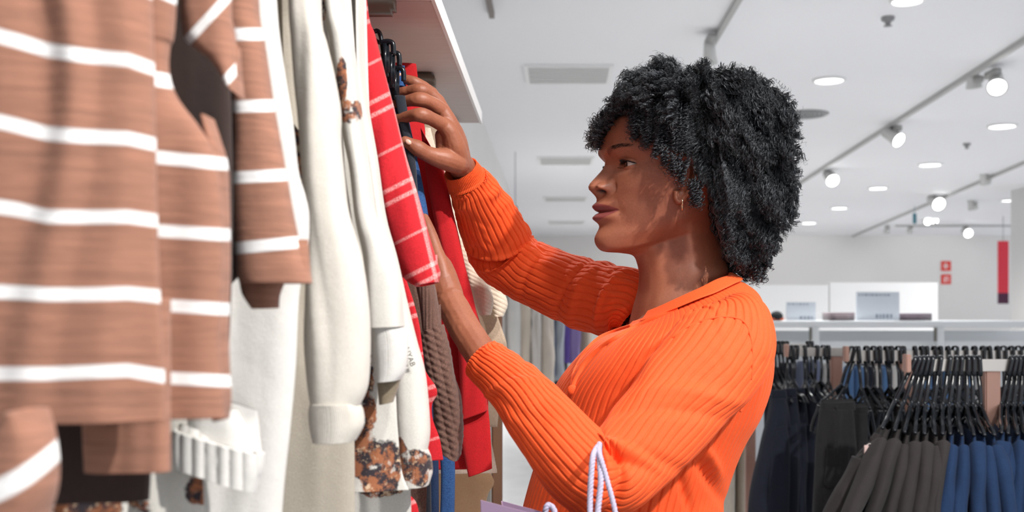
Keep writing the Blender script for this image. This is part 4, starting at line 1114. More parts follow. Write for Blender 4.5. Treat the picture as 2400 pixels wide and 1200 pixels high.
# ---------------------------------------------------------------- the shopper
YH = 1.424                          # distance of the head's middle plane
MM = YH / F                         # metres per pixel there
PSI = R(17)
FWD = np.array([-math.cos(PSI), -math.sin(PSI), 0.0])
LFT = np.array([math.sin(PSI), -math.cos(PSI), 0.0])
HO = np.array(P(1560, 595, YH))     # head frame origin: under the ears at chin height

def H3(f, l, w):
    """head frame (millimetres forward, to her left, up) -> world"""
    f, l, w = np.broadcast_arrays(np.asarray(f, float), np.asarray(l, float), np.asarray(w, float))
    return HO + (f[..., None] * FWD + l[..., None] * LFT + w[..., None] * np.array([0, 0, 1.0])) * 0.001

person = empty('person', (0.17, 1.42, 0.0), 'person in orange ribbed knit top with short curly black hair reaching into the rack', 'person')

# rows: front midline, 4 points round to the side, the side, then back midline; each (f, l, w)
HR = [
    [(0, 0, 222), (0, 1, 222), (0, 2, 222), (0, 3, 222), (0, 4, 222), (-5, 5, 222), (-10, 0, 222)],
    [(38, 0, 215), (37, 14, 215), (33, 26, 215), (24, 38, 215), (10, 44, 215), (-10, 47, 215), (-62, 0, 215)],
    [(62, 0, 200), (60, 18, 200), (53, 36, 200), (38, 52, 200), (16, 61, 200), (-12, 64, 200), (-84, 0, 200)],
    [(78, 0, 180), (76, 20, 180), (68, 40, 180), (50, 57, 180), (22, 68, 180), (-14, 73, 180), (-95, 0, 180)],
    [(86, 0, 160), (84, 20, 160), (76, 40, 160), (57, 58, 160), (28, 69, 160), (-14, 76, 160), (-99, 0, 160)],
    [(88, 0, 145), (86, 18, 145), (79, 36, 145), (61, 54, 145), (30, 67, 145), (-14, 76, 145), (-99, 0, 145)],
    [(88, 0, 131), (86.5, 16, 131), (80, 33, 131), (63, 51, 131), (31, 66, 131), (-14, 75, 131), (-97, 0, 131)],
    [(84, 0, 115), (78, 14, 115), (70.5, 31, 115), (56, 49, 115), (29, 65.5, 115), (-14, 74, 115), (-94, 0, 115)],
    [(85, 0, 99), (81, 15, 99), (75, 31, 99), (60, 48, 99), (30, 64.5, 99), (-14, 72, 99), (-90, 0, 99)],
    [(88, 0, 83), (84, 16, 83), (75, 32, 83), (57, 48, 83), (27, 62, 83), (-14, 70, 84), (-84, 0, 86)],
    [(94, 0, 70), (88.5, 15, 70), (76, 30, 70), (55, 45, 70), (25, 59, 70), (-13, 66, 73), (-80, 0, 78)],
    [(96, 0, 54), (89, 14, 54), (75, 29, 54), (53, 43.5, 54), (23, 55.5, 54), (-12, 61, 59), (-77, 0, 68)],
    [(94.5, 0, 34), (89, 13, 34), (74, 27, 34.5), (52, 40, 36), (22, 51.5, 39), (-10, 57, 46), (-76, 0, 60)],
    [(97.5, 0, 18), (92, 13, 18), (75, 25, 19), (50, 36.5, 23), (20, 47, 29), (-11, 53, 38), (-78, 0, 50)],
    [(90, 0, 3), (84, 12, 3.5), (66, 22, 6), (42, 31, 12), (15, 41, 21), (-14, 50, 30), (-80, 0, 42)],
    [(62, 0, 0), (58, 10, 1), (47, 19, 4), (32, 28, 9), (10, 38, 16), (-18, 48, 24), (-82, 0, 34)],
    [(46, 0, -3), (43, 10, -2), (37, 19, 0), (26, 30, 4), (6, 40, 10), (-20, 48.5, 16), (-83, 0, 25)],
    [(39, 0, -14), (37, 10, -13), (32, 20, -11), (23, 31, -7), (3, 42, -2), (-22, 49.5, 5), (-84, 0, 14)],
    [(35, 0, -30), (33.5, 11, -29), (29, 22, -27), (20, 34, -23), (0, 45, -17), (-25, 51.5, -10), (-86, 0, -2)],
    [(36, 0, -50), (34.5, 12, -49), (30, 25, -47), (20, 38, -42), (0, 50, -35), (-26, 57, -27), (-90, 0, -18)],
    [(42, 0, -72), (41, 13, -72), (36, 27, -70), (26, 41, -65), (4, 52, -57), (-26, 57, -48), (-90, 0, -42)],
    [(50, 0, -100), (48, 15, -100), (42, 30, -99), (28, 45, -97), (4, 56, -92), (-28, 60, -85), (-84, 0, -80)],
]
def ring(row):
    fr = row[:6]; b = row[6]
    s = row[5]
    out = list(fr)
    for a in (35, 65):          # back quarter as an ellipse between the side and the back point
        c_, s_ = math.cos(R(a)), math.sin(R(a))
        out.append((b[0] + (s[0] - b[0]) * (1 - s_), s[1] * c_, s[2] + (b[2] - s[2]) * (1 - c_)))
    out.append(b)
    mir = [(p[0], -p[1], p[2]) for p in out[1:-1]][::-1]
    return out + mir
RG = np.array([ring(r) for r in HR])                     # (22, 16, 3)
nctl = RG.shape[1]
# column parameters: dense over the face
u = np.linspace(-0.5, 0.5, 421)[:-1]
cols = nctl * (u + 0.42 * np.sin(2 * np.pi * u) * -0.0)
tt = np.concatenate([np.linspace(-nctl / 2, -5, 34, endpoint=False), np.linspace(-5, -3, 40, endpoint=False), np.linspace(-3, 3, 250, endpoint=False), np.linspace(3, 5, 40, endpoint=False), np.linspace(5, nctl / 2, 34, endpoint=False)])
rows_t = np.concatenate([np.linspace(0, 5, 60, endpoint=False), np.linspace(5, 14, 300, endpoint=False), np.linspace(14, 21, 90)])
M1 = catmull(RG, None, ts=rows_t)                        # rows
M2 = catmull(np.swapaxes(M1, 0, 1), None, closed=True, ts=tt % nctl)
HG = np.swapaxes(M2, 0, 1).copy()                        # (rows, cols, 3) in head mm
f, l, w = HG[..., 0], HG[..., 1], HG[..., 2]
front = f > 5
G = lambda x, s: np.exp(-(x / s) ** 2)
al = np.abs(l)
# --- nose
wn = np.array([200, 128, 120, 114, 107, 100, 94, 90, 86, 82, 78, 75.5, 73, 68, 0])
fn = np.array([60, 84, 85.5, 86.2, 91.5, 97.5, 103.5, 107.0, 108.8, 107.6, 103.6, 100.5, 98.2, 96, 0])
sn_ = np.array([6, 6.5, 6.2, 6.4, 7.4, 8.6, 10.6, 11.8, 12.2, 11.6, 9.5, 7.5, 6, 5, 5])
target = np.interp(w, wn[::-1], fn[::-1]); sig = np.interp(w, wn[::-1], sn_[::-1])
basef = np.interp(w, [0, 18, 34, 54, 70, 83, 99, 115, 131, 145], [90, 97.5, 94.5, 96, 94, 88, 85, 84, 88, 88])
amp = np.clip(target - basef, 0, 40) * ((w > 66) & (w < 128))
d = amp * np.exp(-np.abs(al / (sig * 1.12)) ** 2.5)
d += 10.5 * G(al - 15.0, 5.2) * G(w - 84, 6.6)
d -= 1.6 * G(al - 9.0, 2.2) * G(w - 88, 5)                       # wings of the nose
d -= 4.2 * G(al - 23.5, 3.0) * G(w - 83, 5.5)                           # crease behind the wing
d -= 0.6 * G(al - (22 + (78 - w) * 0.30), 4.5) * G(w - 66, 11)          # fold to the mouth corner
# --- philtrum and lips
arch = np.clip(1 - (al / 27) ** 2, 0, 1)
lipc = 52.5 + 1.6 * np.clip(al / 25, 0, 1) ** 2                      # line between the lips
d += 7.6 * arch ** 0.9 * G(w - (lipc + 8.0), 5.8)
d += 7.6 * arch ** 0.9 * G(w - (lipc - 7.6), 5.2)
d -= 4.2 * np.clip(1 - (al / 27) ** 4, 0, 1) * G(w - lipc, 1.5)
d -= 0.9 * G(al, 3.2) * G(w - 67, 5)
d -= 2.2 * G(al - 27, 4.5) * G(w - 52, 6)
d += 2.6 * G(al, 15) * G(w - 15, 9) - 1.6 * G(al, 16) * G(w - 35, 5.5)   # chin boss, fold above it
d += 1.8 * G(al - 33, 13) * G(w - 84, 13)                             # cheek
d += 2.0 * G(al - 26, 14) * G(w - 133, 7)                             # brow ridge
# --- eye sockets and lids
EC = (58.0, 31.5, 111.5); ER = 12.2
dl_, dw_ = al - EC[1], w - EC[2]
d -= 3.0 * G(dl_ + 6, 13) * G(dw_ - 1, 9)
f2 = f + np.where(front, d, 0)
rr2 = dl_ ** 2 + dw_ ** 2
lidR = ER + 1.7
sph = EC[0] + np.sqrt(np.clip(lidR ** 2 - rr2, 0, None))
near = np.clip(1 - rr2 / lidR ** 2, 0, 1) > 0
k_ = np.exp(-(rr2 / 12.6 ** 2) ** 2)
f2 = np.where(near & front, np.maximum(f2, f2 * (1 - k_) + sph * k_), f2)
# almond opening; inner corner at l = 31.5-14, outer at 31.5+14.5
xe = (dl_ + 0.3) / 14.6
up_ = 5.0 * np.clip(1 - xe ** 2, 0, 1) ** (0.62 + 0.5 * np.clip(xe, 0, 1)) + 0.8 * xe
lo_ = -3.4 * np.clip(1 - xe ** 2, 0, 1) ** 0.75 + 1.2 * xe
inside = (np.abs(xe) < 1) & (dw_ < up_) & (dw_ > lo_) & front
edge = np.minimum(np.clip(up_ - dw_, 0, 2), np.clip(dw_ - lo_, 0, 2))
f2 = np.where(inside, f2 - 5.0 * np.clip(edge / 0.7, 0, 1), f2)
crease = G(dw_ - (up_ + 3.6), 1.1) * G(xe, 0.95)
f2 = f2 - np.where(front, 1.3 * crease, 0)
f2 = f2 - np.where(front, 0.6 * G(dw_ - (lo_ - 3.5), 1.6) * G(xe, 0.9), 0)
# nostrils: pushed up into the nose
nos = G(al - 10.0, 4.6) * G(w - 78.4, 2.7) * (f2 > 86)
HG[..., 0] = f2 - 5.5 * nos
HG[..., 1] = l + np.sign(l) * 3.0 * G(al - 15, 4.5) * G(w - 83, 6) * front
HG[..., 2] = w + 2.0 * nos
# colouring masks (pigmentation, plus painted nostril shade)
upper = np.clip((lipc + 12.0 * np.clip(1 - (al / 26.5) ** 2, 0, 1) ** 0.7 - 1.0 * G(al, 3) - w) / 0.8, 0, 1)
lower = np.clip((w - (lipc - 12.5 * np.clip(1 - (al / 26.0) ** 2, 0, 1) ** 0.8)) / 1.0, 0, 1)
lips = upper * lower * (al < 27) * front
bx = (al - 13) / 40.0
bl = 129.0 + 6.5 * np.sin(np.clip(bx, 0, 1) * math.pi * 0.62) - 3.5 * np.clip(bx - 0.6, 0, 1)
brow = np.clip(1.25 - np.abs(w - bl) / (4.4 * (1 - 0.72 * np.clip(bx, 0, 1)) + 0.4), 0, 1) * np.clip(bx * 12 + 0.6, 0, 1) * np.clip((1 - bx) * 6, 0, 1) * front
lid_dark = np.clip(1.5 - np.abs(dw_ - up_) / 0.9, 0, 1) * np.clip((xe + 0.9) * 4, 0, 1) * np.clip((1.02 - xe) * 6, 0, 1) * front + 0.45 * np.clip(1 - np.abs(dw_ - lo_) / 0.8, 0, 1) * (np.abs(xe) < 1) * front
nost_shade = np.clip(nos * 1.7 - 0.45, 0, 1)  # shade inside the nostrils, painted into the skin colour
scalp = np.clip((w - (148 + 24 * np.clip((f2 - 10) / 75, -1, 1.0))) / 6, 0, 1)
scalp = np.maximum(scalp, np.clip((-40 - f2) / 14, 0, 1) * np.clip((w - 28) / 20, 0, 1))
dark = np.clip(np.maximum.reduce([brow * 0.5, lid_dark, nost_shade]), 0, 1)
HV = H3(HG[..., 0], HG[..., 1], HG[..., 2])
nR, nC = HV.shape[:2]
mesh_parts = [(HV.reshape(-1, 3), grid_faces(nR, nC), lips.ravel(), dark.ravel(), scalp.ravel())]

# --- the rest of the body, hidden by the clothes: chest, hips and legs down to the floor
def ell_ring(cx, cy, z, a, b, n, yaw=R(-65)):
    th = np.linspace(0, 2 * np.pi, n, endpoint=False) + math.pi
    return np.stack([cx + a * np.cos(th), cy + b * np.sin(th), np.full(n, z)], -1)

def arms_remesh(tubes, vox, name):
    m = MB()
    for pts, rad in tubes:
        n = max(10, len(pts) * 7)
        pp = catmull([tuple(p) for p in pts], n); rv = catmull(np.array(rad, float), n) if len(pts) > 2 else np.interp(np.linspace(0, 1, n), np.linspace(0, 1, len(rad)), rad)
        m.tube(pp, rv, 16, cap=True)
        m.ell(pp[0], (rv[0],) * 3, 14, 9); m.ell(pp[-1], (rv[-1],) * 3, 14, 9)
    o = m.build(name, None)
    md = o.modifiers.new('r', 'REMESH'); md.mode = 'VOXEL'; md.voxel_size = vox
    sm_ = o.modifiers.new('s', 'SMOOTH'); sm_.iterations = 5; sm_.factor = 0.5
    dg = bpy.context.evaluated_depsgraph_get()
    me = bpy.data.meshes.new_from_object(o.evaluated_get(dg))
    bpy.data.objects.remove(o)
    v = np.empty(len(me.vertices) * 3, np.float32); me.vertices.foreach_get('co', v)
    li = np.empty(len(me.loops), np.int32); me.loops.foreach_get('vertex_index', li)
    lt = np.empty(len(me.polygons), np.int32); me.polygons.foreach_get('loop_total', lt)
    assert (lt == 4).all()
    bpy.data.meshes.remove(me)
    return v.reshape(-1, 3), li.reshape(-1, 4)

def hp(px, py, Y, r_px):
    return (np.array(P(px, py, Y)), r_px * Y / F)
def chain(*pts):
    q = [hp(*p) for p in pts]
    return [a for a, b in q], [b for a, b in q]

# raised right hand: back of the hand towards us, fingers over the clothes
raised = [
    chain((1128, 468, 1.585, 30), (1110, 436, 1.562, 30), (1092, 406, 1.538, 31), (1074, 378, 1.508, 31), (1060, 352, 1.49, 31)),                 # wrist
    chain((1078, 384, 1.50, 24), (1066, 345, 1.485, 26), (1055, 312, 1.475, 21), (1040, 294, 1.47, 18.5)),                # index metacarpal
    chain((1080, 378, 1.51, 24), (1070, 332, 1.50, 24), (1058, 295, 1.485, 19), (1037, 259, 1.48, 18)),                # middle
    chain((1082, 372, 1.525, 22), (1070, 322, 1.51, 22), (1052, 280, 1.50, 17), (1026, 236, 1.49, 16)),                # ring
    chain((1080, 372, 1.54, 20), (1066, 315, 1.53, 20), (1042, 262, 1.52, 15), (1012, 217, 1.51, 13.5)),                 # little
    chain((1040, 294, 1.47, 18), (1012, 279, 1.452, 16.5), (988, 270, 1.440, 17.8), (966, 271, 1.445, 14.5), (942, 277, 1.455, 13), (922, 281, 1.462, 11)),
    chain((1037, 259, 1.48, 18), (1010, 241, 1.466, 16.5), (984, 233, 1.456, 17.6), (958, 236, 1.462, 14), (932, 242, 1.470, 12), (914, 246, 1.476, 10.5)),
    chain((1026, 236, 1.49, 16), (1005, 218, 1.482, 15), (984, 211, 1.474, 15.8), (958, 213, 1.48, 12.5), (930, 218, 1.486, 11), (914, 221, 1.49, 10)),
    chain((1012, 217, 1.51, 13.5), (993, 203, 1.503, 12.5), (972, 193, 1.496, 13.4), (950, 185, 1.498, 11), (932, 180, 1.50, 9.5), (926, 179, 1.50, 8.5)),
    chain((1072, 384, 1.49, 24), (1045, 374, 1.478, 26), (1018, 367, 1.468, 21.5), (998, 359, 1.46, 18.5), (978, 347, 1.453, 19.5), (962, 338, 1.45, 15), (950, 331, 1.448, 12.5)),
    chain((1040, 362, 1.485, 16), (1034, 338, 1.485, 13), (1032, 316, 1.48, 13)),                                        # web of the thumb
]
# lower left hand reaching up between the hangers
lowhand = [
    chain((1150, 865, 1.27, 40), (1122, 822, 1.285, 39), (1098, 785, 1.30, 38), (1075, 745, 1.315, 37), (1056, 710, 1.33, 37)),
    chain((1060, 720, 1.33, 34), (1044, 672, 1.345, 36), (1030, 632, 1.355, 33), (1012, 596, 1.365, 26), (1000, 560, 1.37, 20)),
    chain((1050, 710, 1.335, 30), (1020, 660, 1.35, 34), (998, 610, 1.36, 30), (980, 570, 1.37, 22), (970, 520, 1.385, 17), (958, 478, 1.40, 14), (950, 440, 1.41, 12)),
    chain((1020, 650, 1.36, 30), (990, 605, 1.375, 28), (965, 565, 1.385, 20), (948, 520, 1.395, 17), (938, 476, 1.405, 14), (930, 440, 1.415, 12)),
    chain((1015, 655, 1.37, 28), (975, 610, 1.385, 26), (948, 570, 1.395, 19), (930, 528, 1.40, 15), (918, 490, 1.41, 13), (910, 455, 1.42, 11)),
    chain((1010, 665, 1.38, 26), (965, 625, 1.395, 22), (938, 590, 1.405, 16), (918, 556, 1.41, 13), (905, 525, 1.415, 11)),
    chain((1042, 660, 1.34, 22), (1033, 622, 1.345, 20), (1022, 588, 1.352, 17), (1012, 558, 1.358, 15.5), (1002, 532, 1.364, 14), (994, 512, 1.37, 12)),
]
for tubes, nm in ((raised, 'a'), (lowhand, 'b')):
    v, q = arms_remesh(tubes, 0.0011, nm)
    z = np.zeros(len(v))
    # knuckle and tendon relief
    v = v + (vnoise(v * 260, 3) * 0.00020 + vnoise(v * 90, 4) * 0.0005)[:, None] * np.array([0.6, 1, 0.6])
    mesh_parts.append((v, q, z, z, z))
# torso and legs under the clothes
def loft_rings(rings, nr=None):
    c = np.array(rings)
    c = catmull(c, nr or len(rings) * 8)
    return c.reshape(-1, 3), grid_faces(c.shape[0], c.shape[1])
XB, YB = 0.165, 1.40
TSK = [(1500, 740, 1695, 690, .052), (1440, 815, 1775, 770, .12), (1365, 880, 1780, 850, .125), (1330, 930, 1765, 910, .125), (1310, 1000, 1735, 990, .12), (1300, 1090, 1695, 1090, .118), (1275, 1180, 1670, 1180, .125), (1255, 1300, 1670, 1300, .135), (1250, 1480, 1670, 1480, .14), (1300, 1600, 1620, 1600, .12)]
def tring(x0, y0, x1, y1, h):
    a_, b_ = np.array(P(x0, y0, 1.405)), np.array(P(x1, y1, 1.405))
    th_ = np.linspace(0, 2 * np.pi, 48, endpoint=False)
    v_ = (a_ + b_) / 2 + (b_ - a_) / 2 * np.cos(th_)[:, None]
    v_[:, 1] += h * np.sin(th_)
    return v_
tor = loft_rings([tring(*r_) for r_ in TSK])
mesh_parts.append((tor[0], tor[1]) + (np.zeros(len(tor[0])),) * 3)
for s in (-1, 1):
    c = [(XB, YB + s * 0.09, 0.86, 0.085), (XB, YB + s * 0.095, 0.65, 0.075), (XB - 0.01, YB + s * 0.10, 0.48, 0.056), (XB, YB + s * 0.10, 0.30, 0.052), (XB, YB + s * 0.10, 0.10, 0.038), (XB, YB + s * 0.10, 0.03, 0.040)]
    lg = loft_rings([ell_ring(x, y, z, r, r, 24) for x, y, z, r in c])
    mesh_parts.append((lg[0], lg[1]) + (np.zeros(len(lg[0])),) * 3)
# ear: shell, rim and lobe on her left side
def ear_parts(side):
    m = MB()
    def E(df, dl, dw): return H3(5 + df, side * (65.5 + dl), 92 + dw)
    rim = [(-4, 2, -14), (6, 3, -4), (11, 4, 8), (9, 6, 20), (0, 9, 27), (-11, 12, 24), (-17, 13, 12), (-15, 11, -2), (-8, 8, -14), (-1, 5, -24), (5, 3, -30), (9, 1.5, -25), (9, 1, -16)]
    m.tube(catmull([E(*p) for p in rim], 60), 0.0034, 10)
    m.tube(catmull([E(*p) for p in [(4, 2, -10), (-2, 5, -4), (-6, 7, 6), (-5, 8, 16)]], 20), 0.0026, 8)
    for (a, b, c_, r_) in ((2, 2.5, -23, (0.0085, 0.0045, 0.0085)), (-2, 4, -2, (0.010, 0.004, 0.016)), (-3, 5, 12, (0.011, 0.004, 0.014))):
        m.ell(E(a, b, c_), r_, 18, 12, np.stack([FWD, LFT, [0, 0, 1]], 1))
    return np.concatenate(m.v), np.concatenate(m.q), np.concatenate(m.t)
tri_parts = []
for s in (1, -1):
    v, q, t = ear_parts(s)
    n0 = sum(len(p[0]) for p in mesh_parts)
    mesh_parts.append((v, q) + (np.zeros(len(v)),) * 3)
    tri_parts.append(t + n0)
n0 = 0; VV, QQ, AT = [], [], [[], [], []]
for p in mesh_parts:
    VV.append(p[0]); QQ.append(np.asarray(p[1]) + n0); n0 += len(p[0])
    for i in range(3): AT[i].append(p[2 + i])

def skin_mat():
    t = NT('skin', 0.5, Specular_IOR_Level=0.45, Subsurface_Weight=0.12, Subsurface_Scale=0.006)
    t.b.inputs['Subsurface Radius'].default_value = (1.0, 0.35, 0.2)
    ob, uv = t.coords()
    base = t.mix(t.step(t.noise(ob, 22, 4), 0.3, 0.75), lin(160, 99, 73), lin(140, 83, 60))
    base = t.mix(t.math('MULTIPLY', t.step(t.noise(ob, 420, 2), 0.35, 0.7), 0.22), base, lin(104, 58, 42))
    base = t.mix(t.attr('lips'), base, lin(122, 60, 56))
    base = t.mix(t.attr('scalp'), base, lin(24, 19, 18))
    base = t.mix(t.attr('dark'), base, lin(22, 14, 12))
    t.color(base)
    t.put(t.b, 'Roughness', t.math('ADD', t.math('MULTIPLY', t.attr('lips'), -0.14), 0.5))
    n = t.bump(t.noise(ob, 1500, 3), 0.12, 0.0004)
    t.bump(t.noise(ob, 260, 3), 0.14, 0.0008, n)
    return t.m
skin = skin_mat()
body = mesh_np('body', np.concatenate(VV), np.concatenate(QQ), skin, tris=np.concatenate(tri_parts),
               attrs={'lips': np.concatenate(AT[0]), 'dark': np.concatenate(AT[1]), 'scalp': np.concatenate(AT[2])})
parent_keep(body, person)

# eyes
eye_w = NT('eye white', 0.12, lin(196, 182, 174), Coat_Weight=1.0).m
for s in (1, -1):
    c = H3(EC[0], s * EC[1], EC[2])
    o = parent_keep(MB().ell(c, (ER * 0.001,) * 3, 40, 30).build('eyeball', eye_w), person)
    gz = (FWD * 0.97 + LFT * 0.02 + np.array([0, 0, -0.03])); gz /= np.linalg.norm(gz)
    q_ = Vector((0, 0, 1)).rotation_difference(Vector(gz)).to_matrix()
    def cap(r0, r1, lift):
        prof = [(r, math.sqrt((ER * 0.001 + lift) ** 2 - r * r)) for r in np.linspace(r0, r1, 6)]
        m = MB().lathe(prof, n=36); m.v[0] = m.v[0] @ np.array(q_).T + c
        return m
    i_ = parent_keep(cap(0.0024, 0.0060, 0.00015).build('iris', plain('iris brown', (52, 28, 18), 0.1)), o)
    i_.parent = o; i_.matrix_parent_inverse = Matrix()
    p_ = cap(0.00005, 0.0026, 0.00018).build('pupil', plain('pupil', (6, 5, 5), 0.06)); p_.parent = o; p_.matrix_parent_inverse = Matrix()
# lashes along the upper lids
for s in (1, -1):
    m = MB()
    for k in range(40):
        x = -0.55 + 1.5 * k / 39
        ww = EC[2] + 5.0 * max(0, 1 - x * x) ** (0.62 + 0.5 * max(0, x)) + 0.8 * x + 0.2
        ll = EC[1] - 0.3 + x * 14.6
        ff_ = EC[0] + math.sqrt(max(4, lidR ** 2 - (ll - EC[1]) ** 2 - (ww - EC[2]) ** 2)) + 0.1
        L_ = 5.0 + 2.5 * max(0, x)
        pts = [H3(ff_, s * ll, ww), H3(ff_ + L_ * 0.6, s * (ll + x * 2), ww + 0.2), H3(ff_ + L_ * 0.95, s * (ll + x * 3.6), ww + 2.2)]
        m.tube(catmull(pts, 6), [0.00022, 0.0002, 0.00018, 0.00014, 0.0001, 0.00005], 4, cap=False)
    pts = []
    for k in range(30):
        x = -0.6 + 1.55 * k / 29
        ww = EC[2] + 5.0 * max(0, 1 - x * x) ** (0.62 + 0.5 * max(0, x)) + 0.8 * x
        ll = EC[1] - 0.3 + x * 14.6
        pts.append(H3(EC[0] + math.sqrt(max(4, lidR ** 2 - (ll - EC[1]) ** 2 - (ww - EC[2]) ** 2)), s * ll, ww))
    m.tube(pts, 0.00055, 6)
    o = m.build('eyelashes', plain('lash black', (12, 10, 10), 0.5)); o['kind'] = 'stuff'; parent_keep(o, person)
# eyebrow hairs
m = MB(); rb = np.random.default_rng(5)
fmid = HG[..., 0]
bsel = np.argwhere((brow > 0.55))
for k in rb.choice(len(bsel), 450, replace=False):
    i, j = bsel[k]
    p = HV[i, j]
    sd = 1 if HG[i, j, 1] > 0 else -1
    dirn = H3(-0.6, sd * 1.0, 0.45 if brow[i, j] else 0) - H3(0, 0, 0)
    n_ = (FWD * 0.9 + LFT * 0.25 * sd)
    m.tube([p, p + dirn * 1.6 + n_ * 0.0005, p + dirn * 3.4 + n_ * 0.0004], [0.00016, 0.00013, 0.00004], 3, cap=False)
o = m.build('eyebrows', plain('lash black', (12, 10, 10), 0.5)); o['kind'] = 'stuff'; parent_keep(o, person)
# hoop earring
m = MB()
c = H3(7, 70, 59); th = np.linspace(R(-10), R(350), 40)
ring_pts = [c + (FWD * 0.25 + LFT * 0.97) * math.cos(a) * 0.0036 + np.array([0, 0, 1]) * math.sin(a) * 0.0072 for a in th]
m.tube(ring_pts, 0.0011, 8)
o = parent_keep(m.build('hoop_earring', plain('gold', (236, 196, 160), 0.2, Metallic=0.9)), person)
# fingernails
nailm = plain('fingernail', (226, 178, 158), 0.25)
for (px, py, Y, a, b, rot) in ((934, 175, 1.492, 8.5, 4.6, 10), (957, 333, 1.4385, 8, 6, -35), (925, 214, 1.480, 7, 4.6, 8)):
    c = P(px, py, Y)
    ca, sa = math.cos(R(rot)), math.sin(R(rot))
    Mx = np.array([[ca, 0, -sa], [0, 1, 0], [sa, 0, ca]])
    parent_keep(MB().ell(c, (a * Y / F, 0.0022, b * Y / F), 18, 12, Mx).build('fingernail', nailm), person)

# ---------------------------------------------------------------- hair: springy curls on a full head
def in_poly(x, y, poly):
    poly = np.asarray(poly, float); ins = np.zeros(len(x), bool)
    j = len(poly) - 1
    for i in range(len(poly)):
        xi, yi = poly[i]; xj, yj = poly[j]
        c = ((yi > y) != (yj > y)) & (x < (xj - xi) * (y - yi) / (yj - yi + 1e-9) + xi)
        ins ^= c; j = i
    return ins
hair_poly = [(1378, 335), (1388, 290), (1398, 262), (1432, 228), (1447, 195), (1480, 178), (1505, 172), (1528, 140), (1560, 145), (1590, 180), (1625, 165), (1660, 172), (1700, 182), (1740, 190), (1780, 208), (1815, 235), (1838, 270), (1846, 330), (1852, 400), (1854, 470), (1850, 520), (1830, 558), (1812, 575), (1800, 610), (1788, 628), (1768, 650), (1738, 640), (1708, 632), (1682, 610), (1668, 570), (1656, 520), (1650, 470), (1636, 452), (1618, 442), (1602, 418), (1590, 395), (1575, 360), (1556, 335), (1530, 312), (1500, 288), (1470, 276), (1440, 262), (1412, 300), (1396, 325)]
rh_ = np.random.default_rng(11)
HCX, HCY, RX, RY, RD = 1636, 372, 222, 262, 0.128   # hair ball in pixels and metres of depth
core_m = plain('hair shade', (9, 8, 9), 0.8)
# dark under-volume hugging the scalp
core = []
S3 = catmull(RG, None, ts=np.linspace(0, 13, 60)); S3 = np.swapaxes(catmull(np.swapaxes(S3, 0, 1), None, closed=True, ts=np.linspace(0, nctl, 80, endpoint=False)), 0, 1).copy()
ctr = np.array([-14, 0, 130.0])
dirv = S3 - ctr
hairline = (S3[..., 2] - (150 + 22 * np.clip((S3[..., 0] - 8) / 78, -0.4, 1.0)))
backm = np.clip((-40 - S3[..., 0]) / 10, 0, 1) * np.clip((S3[..., 2] - 58) / 30, 0, 1)
grow = np.maximum(np.clip(hairline / 12, 0, 1), backm)
S3 = ctr + dirv * (1 + 0.09 * grow - 0.12 * (1 - grow))[..., None]
S3[..., 2] -= 18 * backm * (S3[..., 2] < 90)
cv_ = H3(S3[..., 0], S3[..., 1], S3[..., 2]).reshape(-1, 3)
cv_ = cv_ + (vnoise(cv_ * 60, 4) * 0.006)[:, None] * np.array([1, 1, 1])
hair_root = None
V_all, Q_all, nbase = [cv_], [grid_faces(60, 80)], len(cv_)

def add_locks(P0, P1, n_seg, rad, coil_r, turns, ns, phase, taper=0.5, droop=0.006):
    """vectorised helical tubes from P0 to P1"""
    global nbase
    K = len(P0)
    t = np.linspace(0, 1, n_seg)
    D = P1 - P0
    L = np.linalg.norm(D, axis=1)
    T = D / L[:, None]
    ref = np.where(np.abs(T[:, 2:3]) < 0.8, np.array([[0, 0, 1.0]]), np.array([[1.0, 0, 0]]))
    A = np.cross(T, ref); A /= np.linalg.norm(A, axis=1)[:, None]
    B = np.cross(T, A)
    ang = phase[:, None] + turns[:, None] * 2 * np.pi * t[None]
    cr = coil_r[:, None] * np.clip(t * 5, 0, 1)[None]
    C = P0[:, None] + D[:, None] * t[None, :, None] + (A[:, None] * np.cos(ang)[..., None] + B[:, None] * np.sin(ang)[..., None]) * cr[..., None]
    sag = np.sin(t * np.pi * 0.5) ** 2
    C[..., 2] -= droop * sag[None]
    Tn = np.gradient(C, axis=1); Tn /= np.linalg.norm(Tn, axis=2)[..., None] + 1e-12
    N = A[:, None] - Tn * (A[:, None] * Tn).sum(-1)[..., None]
    N /= np.linalg.norm(N, axis=2)[..., None] + 1e-9
    Bn = np.cross(Tn, N)
    rr = rad[:, None] * (1 - (1 - taper) * t[None] ** 2)
    rr[:, -1] *= 0.3
    th = np.linspace(0, 2 * np.pi, ns, endpoint=False)
    V = C[:, :, None] + (N[:, :, None] * np.cos(th)[None, None, :, None] + Bn[:, :, None] * np.sin(th)[None, None, :, None]) * rr[:, :, None, None]
    q = grid_faces(n_seg, ns)
    Q = q[None] + (np.arange(K) * n_seg * ns)[:, None, None]
    V_all.append(V.reshape(-1, 3)); Q_all.append(Q.reshape(-1, 4) + nbase); nbase += K * n_seg * ns

